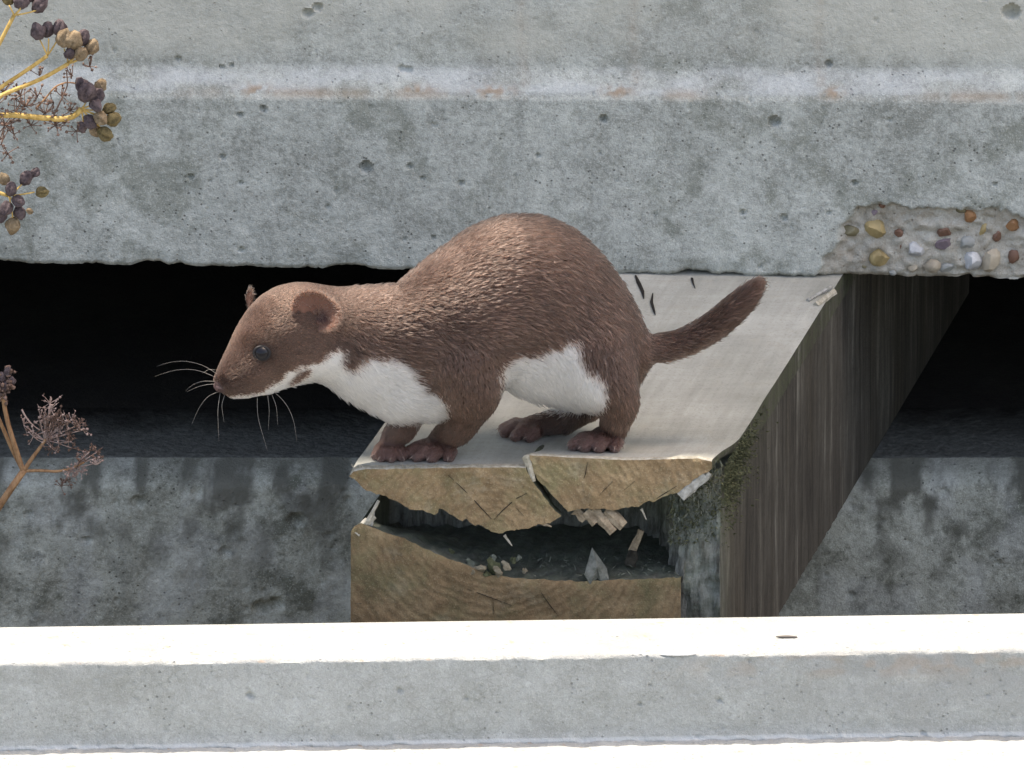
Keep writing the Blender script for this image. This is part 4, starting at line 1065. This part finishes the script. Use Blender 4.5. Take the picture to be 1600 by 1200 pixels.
tone = rng.normal(size=n) * 0.3 + np.where(guard, rng.choice([-0.6, 0.7], size=n), 0.0) + (fbm(R_ / 30, 931, 4) - 0.5) * 0.5
qx, qy = project(R_ * S)
bc = BROWN * np.exp(tone)[:, None]
headw = smooth(560, 420, qx)
snout = smooth(75, 15, np.hypot(qx - 345, qy - 600)) * 0.42 + smooth(26, 13, np.hypot(qx - 409, qy - 552)) * 0.5
bc = bc * (1 - snout)[:, None]
bc = bc * (1 + 0.12 * headw[:, None] * np.array([1.3, 1.0, 0.6]))
darkleg = smooth(650, 700, qy) * (qx > 560)
bc = bc * (1 - 0.22 * darkleg[:, None]); bc = bc * (1 - 0.5 * TW_[:, None]) + SKIN * 0.8 * 0.5 * TW_[:, None]
wc = WHT * np.array([1.0, 0.985, 0.95]) * (0.93 + rng.normal(size=n) * 0.06 - 0.5 * np.clip(fbm(R_ / 40, 951, 4) - 0.5, 0, 1))[:, None]
wsel = (rng.random(n) < smooth(0.25, 0.75, W_)).astype(float)[:, None]
col = np.clip(bc * (1 - wsel) + wc * wsel, 0.01, 0.93)
hair_object('fur', pts * S, base_r, col, stoat, M_fur)
# ear hair: a short down on the rims and the backs
V_, F_, c_, n_, u_, r_, rw, rh = EARS[0]
def ear_hair(E, cnt, seed):
    V_, F_, c_, n_, u_, r_, rw, rh = E
    q = np.random.default_rng(seed); nr, na = 16, 44; half_ = nr * na
    idx = np.concatenate([q.integers((nr - 3) * na, half_, cnt), q.integers(half_ + 4 * na, 2 * half_, cnt), q.integers(0, half_, cnt // 2)])
    root = V_[idx] + q.normal(size=(len(idx), 3)) * 1.2
    rel = root - c_; rad = rel - np.outer(rel @ n_, n_); rad /= np.linalg.norm(rad, axis=1)[:, None] + 1e-6
    side = np.where(idx < half_, 0.25, -0.5)[:, None]
    d = rad * 0.9 + n_ * side + T_EAR + q.normal(size=rad.shape) * 0.25; d /= np.linalg.norm(d, axis=1)[:, None]
    L = q.uniform(3, 7, len(idx)); L = np.where(idx < (nr - 3) * na, L * 0.8, L)
    pp = np.stack([root - d * 0.5, root + d * (L * 0.35)[:, None], root + d * (L * 0.7)[:, None], root + (d + np.array([0.15, 0, -0.1])) * L[:, None]], 1)
    rr = np.tile(np.array([0.42, 0.4, 0.28, 0.06]) * S, (len(idx), 1))
    inner = (idx < half_)
    cc = np.where(inner[:, None], np.array((0.11, 0.062, 0.045)), BROWN) * np.exp(q.normal(size=len(idx)) * 0.18)[:, None]
    return pp, rr, cc
T_EAR = np.array([0.2, 0.1, 0.0])
P1, R1, C1 = ear_hair(EARS[0], 1500, 41); P2, R2, C2 = ear_hair(EARS[1], 110, 42)
hair_object('ear_fur', np.concatenate([P1, P2]) * S, np.concatenate([R1, R2]), np.concatenate([C1, C2]), stoat, M_fur)
# whiskers
s = NT('whisker_hair'); M_wh = s.done((0.32, 0.30, 0.27), 0.4, None, 0.5)
def tube(name, pts, r0, r1, mat, parent, n=14, k=5):
    p = np.array(pts, float); L = np.concatenate([[0], np.cumsum(np.linalg.norm(np.diff(p, axis=0), axis=1))]); t = np.linspace(0, L[-1], n)
    # smooth through the points
    q = np.stack([np.interp(t, L, p[:, a]) for a in range(3)], 1)
    for _ in range(3): q[1:-1] = 0.25 * q[:-2] + 0.5 * q[1:-1] + 0.25 * q[2:]
    V = []
    for i in range(n):
        d = q[min(i + 1, n - 1)] - q[max(i - 1, 0)]; d /= np.linalg.norm(d) + 1e-12
        a = np.cross(d, [0.3, 0.9, 0.2]); a /= np.linalg.norm(a); b = np.cross(d, a); f = i / (n - 1); rr = r0 * (1 - f) + r1 * f
        for j in range(k): an = j / k * 2 * math.pi; V.append(q[i] + a * rr * math.cos(an) + b * rr * math.sin(an))
    F = gridfaces(k, n, False, True); F.append(tuple(range(k))[::-1]); F.append(tuple(range((n - 1) * k, n * k)))
    if name is None: return np.array(V), F
    return mesh(name, V, F, mat, parent)
for pl in [[(340, 585, -98), (318, 570, -108), (288, 563, -118), (262, 566, -124), (246, 572, -128)], [(338, 590, -98), (308, 577, -112), (275, 577, -122), (242, 588, -130)], [(338, 596, -100), (316, 595, -108), (300, 601, -112), (290, 611, -116)],
           [(338, 600, -100), (320, 601, -108), (304, 606, -112), (291, 613, -116)], [(342, 612, -100), (325, 618, -112), (310, 638, -124), (300, 662, -132)], [(352, 615, -98), (346, 632, -108), (350, 660, -112)], [(336, 578, -98), (326, 577, -104), (316, 583, -108)],
           [(418, 616, -62), (421, 640, -72), (419, 672, -76)], [(428, 612, -62), (446, 628, -76), (459, 655, -84), (464, 690, -88)], [(424, 614, -62), (432, 635, -74), (434, 664, -78)], [(402, 618, -66), (402, 650, -80), (418, 705, -92)],
           [(344, 614, -98), (340, 640, -112), (342, 690, -120)]]:
    tube('whisker', [P(*q) for q in pl], 0.27 * S, 0.08 * S, M_wh, stoat)


# ------------------------------------------------------------------ dried umbels at the left
def stem_mat(name, a, b):
    s = NT(name); f = s.noise(1.0, 4, 0.6, s.mapping((300, 300, 60))); f2 = s.noise(500, 3)
    return s.done(s.mix(s.math('MULTIPLY', s.ramp(f2, [(0.5, 0.0), (0.7, 1.0)]), 0.4), s.ramp(f, [(0.35, a), (0.65, b)]), tuple(x * 0.35 for x in a)), 0.7, s.bump(f, 0.0004, 0.5), 0.3)
M_ystem = stem_mat('yellow_dry_stem', (0.36, 0.23, 0.06), (0.52, 0.36, 0.12))
M_bstem = stem_mat('brown_dry_stem', (0.24, 0.125, 0.06), (0.40, 0.24, 0.125))
M_floret = stem_mat('dry_floret', (0.10, 0.06, 0.045), (0.20, 0.13, 0.10))
M_pfloret = stem_mat('pale_dry_floret', (0.24, 0.16, 0.135), (0.42, 0.32, 0.28))
M_seed = {'purple': plain('purple_seed', (0.042, 0.031, 0.034), (0.115, 0.088, 0.09), 300, 0.8, 0.2), 'tan': plain('tan_seed', (0.12, 0.085, 0.05), (0.25, 0.19, 0.12), 300, 0.8, 0.2),
          'olive': plain('olive_seed', (0.08, 0.063, 0.03), (0.18, 0.14, 0.065), 300, 0.8, 0.2)}
def seed_mesh(sd):
    q = np.random.default_rng(sd); v = ICO3.copy(); az = np.arctan2(v[:, 1], v[:, 0])
    rib = 1 + 0.17 * np.cos(az * 5 + q.uniform(0, 6)) * np.sqrt(np.clip(1 - v[:, 2] ** 2, 0, 1))
    groove = 1 - 0.45 * np.exp(-(v[:, 0] / 0.13) ** 2)
    v = v * np.stack([rib * groove * 0.8, rib * groove * 0.72, 1 + 0 * rib], 1)
    v = v * (1 + 0.5 * (fbm(v * 2.0 + sd, sd, 3) - 0.5))[:, None]
    v[:, 2] += 0.22 * np.clip(v[:, 2] - 0.75, 0, 1) * 3
    return v
def make_seed(parent, c, r, axis_, kind, sd):
    v = seed_mesh(sd % 4); ax = np.array(axis_, float); ax /= np.linalg.norm(ax); a = np.cross(ax, [0.2, 1, 0.1]); a /= np.linalg.norm(a); b = np.cross(ax, a)
    W = c + (np.outer(v[:, 0], a) + np.outer(v[:, 1], b) + np.outer(v[:, 2], ax)) * r * S
    mesh('seed', W, ICOF3, M_seed[kind], parent)
def burst(acc, c, n, L, sd, r=0.9, bud=2.4, up=(0, 0, 0.4)):
    """a spent umbellet: thin rays ending in small husks, all in one part"""
    q = np.random.default_rng(sd)
    for k in range(n):
        d = q.normal(size=3) + np.array(up); d /= np.linalg.norm(d); l = L * q.uniform(0.55, 1.15) * S
        e = c + d * l; m_ = c + d * l * 0.5 + q.normal(size=3) * l * 0.10
        acc.append(tube(None, [c, m_, e], r * S, r * 0.7 * S, None, None, 5, 4))
        vv = ICO1 * bud * S * q.uniform(0.6, 1.3, 3); vv = vv + e; acc.append((vv, ICOF1))
        if q.random() < 0.6:
            d2 = d + q.normal(size=3) * 0.7; d2 /= np.linalg.norm(d2); acc.append(tube(None, [e, e + d2 * 2 * S, e + d2 * 5 * S + np.array([0, 0, 1.0]) * S], r * 0.6 * S, r * 0.3 * S, None, None, 4, 3))
def join(name, acc, mat, parent):
    V = []; F = []; b = 0
    for v, f in acc:
        V.append(v); F += [tuple(i + b for i in q) for q in f]; b += len(v)
    o = mesh(name, np.concatenate(V), F, mat, parent); o['kind'] = 'stuff'; return o
ICO1, ICOF1 = ico(1)
gy = GROUND / S
def PB(px, d): return Q(px, d, gy)
upper = thing('dried_seed_plant', 'dried umbel plant with yellow stems and plump purple brown seeds at upper left', 'dried plant', tuple(PB(-170, -70)), 'dried umbel plants at the left edge', 'thing')
DU = -60
def st(parent, pts, r0, r1, mat, d=DU, dd=None, nm='stem'):
    return tube(nm, [P(x, y, (d if len(q_) == 0 else q_[0])) for x, y, *q_ in pts], r0 * S, r1 * S, mat, parent, 24, 8)
main = [tuple(PB(-170, -70)), P(-160, 900, -70), P(-130, 500, -66), P(-105, 330, -62), P(-88, 232, DU)]
tube('stem', main, 9 * S, 6 * S, M_ystem, upper, 30, 8)
st(upper, [(-88, 232), (-40, 130), (-8, 82), (4, 58), (22, 24)], 4.2, 3.0, M_ystem)
st(upper, [(-88, 232), (-40, 172), (-5, 140), (14, 128), (46, 107), (74, 87)], 3.6, 3.0, M_ystem, -66)
st(upper, [(-88, 232), (-40, 180), (-2, 150), (20, 141), (60, 126), (86, 112), (107, 99)], 3.9, 3.2, M_ystem, -72)
st(upper, [(-88, 232), (-40, 190), (0, 179), (30, 180), (70, 185), (108, 187), (120, 184), (127, 170)], 4.0, 4.6, M_ystem, -64)
st(upper, [(-88, 232), (-60, 262), (-30, 290), (0, 302), (14, 306)], 3.8, 2.8, M_ystem, -58)
st(upper, [(56, 170), (74, 150), (86, 135), (104, 128), (124, 131)], 1.4, 1.2, M_bstem, -56)
st(upper, [(84, 180), (96, 155), (106, 133), (104, 112)], 1.3, 1.0, M_floret, -60)
for k, (x, y, r, ax, kd, dd) in enumerate([
        (34, 2, 15, (0.2, 0, 1), 'purple', 0), (61, 8, 15, (0.6, 0, 0.8), 'purple', 4), (12, -4, 14, (-0.4, 0, 1), 'olive', 6), (45, -8, 13, (0.1, 0, 1), 'purple', 10),
        (60, 49, 15, (-0.5, 0.2, 1), 'purple', 0), (74, 47, 13, (0.1, 0, 1), 'purple', 6), (93, 44, 14, (0.3, 0, 1), 'purple', 2), (100, 60, 16, (0.35, 0, 1), 'tan', -10), (116, 64, 17, (0.4, -0.2, 1), 'tan', -14),
        (129, 60, 14, (0.3, 0, 1), 'purple', -6), (143, 74, 14, (0.8, 0, 0.9), 'tan', -8), (126, 84, 14, (0.5, -0.4, 0.6), 'tan', -16), (110, 84, 12, (0.1, -0.5, 0.8), 'purple', -12),
        (135, 145, 19, (0.3, -0.4, 1), 'purple', -12), (128, 134, 14, (-0.2, 0, 1), 'purple', 2), (151, 150, 15, (0.6, -0.2, 0.8), 'purple', -4), (157, 134, 12, (0.6, 0, 0.8), 'tan', 4), (149, 164, 13, (0.5, -0.6, -0.2), 'purple', -14),
        (140, 190, 13, (0.5, -0.3, -0.8), 'purple', -8), (157, 184, 13, (0.6, -0.4, -0.5), 'tan', -12), (176, 187, 14, (0.9, 0, 0.3), 'olive', -4), (170, 170, 11, (0.9, 0.1, 0.4), 'olive', 4), (163, 209, 14, (0.8, -0.1, -0.6), 'olive', -4), (148, 203, 11, (0.4, 0, -0.9), 'tan', 2), (128, 198, 10, (0.2, 0, -1), 'purple', 0),
        (40, 279, 13, (0.5, 0, 0.9), 'purple', 0), (55, 270, 9, (0.7, 0, 0.8), 'purple', 2), (65, 300, 11, (1, 0, 0.1), 'olive', 0), (20, 352, 15, (-0.1, 0, -1), 'tan', 0), (17, 296, 12, (0.1, 0, 1), 'purple', -6), (28, 314, 12, (0.7, -0.4, -0.3), 'purple', -8), (10, 325, 13, (-0.3, -0.4, -0.8), 'purple', -6), (30, 332, 12, (0.4, -0.2, -0.9), 'purple', -2), (2, 338, 12, (-0.6, 0, -0.6), 'purple', 2), (46, 330, 6, (0.9, 0, -0.5), 'tan', 0), (6, 280, 11, (-0.3, 0, 1), 'tan', 6)]):
    c_ = P(x, y, DU + dd); make_seed(upper, c_, r * 0.93, ax, kd, k)
acc = []
hubs = [((22, 24), [(34, 12), (58, 16), (14, 8), (40, 2)]), ((74, 87), [(62, 62), (76, 60), (92, 58)]), ((107, 99), [(100, 76), (116, 80), (130, 74), (138, 84), (122, 94)]), ((127, 170), [(134, 160), (150, 160), (148, 172), (155, 182), (170, 186), (143, 188), (158, 200), (130, 190)]), ((14, 306), [(36, 286), (54, 300), (20, 340), (16, 302), (28, 322)])]
for (hx, hy), ends in hubs:
    for ex, ey in ends:
        acc.append(tube(None, [P(hx, hy, DU - 4), P((hx + ex) / 2 + 1, (hy + ey) / 2 + 1, DU - 6), P(ex, ey, DU - 2)], 1.5 * S, 1.1 * S, None, None, 6, 5))
join('pedicel', acc, M_ystem, upper)
acc = []
for k, (x, y, n_, L, dd) in enumerate([(6, 145, 14, 22, 0), (40, 166, 18, 26, 8), (58, 152, 10, 20, 4), (86, 196, 16, 22, 0), (8, 195, 16, 26, 2), (22, 210, 8, 20, 6), (2, 225, 8, 20, 0), (62, 118, 6, 18, 6), (140, 104, 8, 18, 4), (112, 118, 8, 20, 10), (84, 160, 10, 24, 12), (110, 172, 10, 16, 6), (-10, 170, 12, 26, 0), (104, 190, 6, 14, 0), (32, 150, 12, 22, 4), (70, 178, 12, 20, 6), (24, 178, 12, 24, 2), (96, 150, 9, 20, 8), (48, 196, 9, 18, 4), (120, 205, 8, 16, 2), (12, 240, 9, 18, 4)]):
    burst(acc, P(x, y, DU + dd), n_, L, 700 + k)
join('dried_floret', acc, M_floret, upper)
low = thing('dried_seed_plant', 'spindly brown dried umbel with feathery spent flower heads at lower left in shade', 'dried plant', tuple(PB(-120, 330)), 'dried umbel plants at the left edge', 'thing')
DL = 300
tube('stem', [tuple(PB(-120, 330)), P(-90, 1000, DL + 8), P(-40, 850, DL), P(0, 786, DL), P(22, 757, DL), P(38, 734, DL)], 9 * S, 5.4 * S, M_bstem, low, 30, 8)
st(low, [(36, 736), (26, 705), (14, 668), (8, 642), (4, 615)], 4.4, 3.6, M_bstem, DL)
st(low, [(36, 736), (18, 700), (4, 668), (-8, 640)], 3.6, 3.0, M_bstem, DL + 8)
st(low, [(38, 734), (50, 716), (62, 700), (72, 686)], 3.8, 2.4, M_bstem, DL)
st(low, [(38, 736), (60, 735), (90, 737), (112, 732), (132, 722)], 2.8, 1.8, M_bstem, DL)
acc = []; acc2 = []
for k in range(18):
    x, y = 74 + rng.normal() * 22, 666 + rng.normal() * 15; acc2.append(tube(None, [P(70, 688, DL), P((70 + x) / 2, (688 + y) / 2, DL), P(x, y, DL + rng.normal() * 14)], 1.3 * S, 0.9 * S, None, None, 6, 4)); burst(acc2 if k % 2 else acc, P(x, y, DL + rng.normal() * 14), 9, 17, 800 + k, 0.75, 1.9)
for k, (x, y) in enumerate([(112, 655), (100, 660), (124, 664), (92, 676), (108, 690), (84, 700), (132, 712), (146, 716), (124, 722), (118, 744), (104, 750), (96, 760), (108, 736), (140, 706), (118, 666), (130, 672), (96, 648), (84, 656), (150, 724), (152, 706), (112, 700), (126, 738)]):
    burst(acc if k % 3 else acc2, P(x, y, DL + rng.normal() * 8), 9, 13, 830 + k, 0.75, 2.0)
    acc2.append(tube(None, [P(72, 686, DL) if y < 705 else P(112, 732, DL), P(x, y, DL)], 1.2 * S, 0.9 * S, None, None, 6, 4))
for k, (x, y) in enumerate([(2, 596), (10, 585), (14, 600), (4, 625), (-8, 590), (8, 612)]): burst(acc, P(x, y, DL), 12, 13, 860 + k, 1.0, 3.6)
for k, (x, y, r) in enumerate([(2, 590, 9), (12, 582, 8), (18, 596, 8), (-4, 602, 9), (8, 604, 9)]): make_seed(low, P(x, y, DL - 3), r, (0.2, 0, 1), 'purple', k)
acc2.append(tube(None, [P(34, 640, DL - 4), P(40, 652, DL - 4), P(50, 664, DL - 4), P(62, 672, DL - 4)], 1.6 * S, 1.0 * S, None, None, 8, 5))
acc2.append(tube(None, [P(144, 722, DL - 6), P(150, 728, DL - 6), P(156, 722, DL - 6), P(161, 718, DL - 6)], 1.6 * S, 1.2 * S, None, None, 8, 5))
join('dried_floret', acc, M_floret, low); join('spent_husk', acc2, M_pfloret, low)
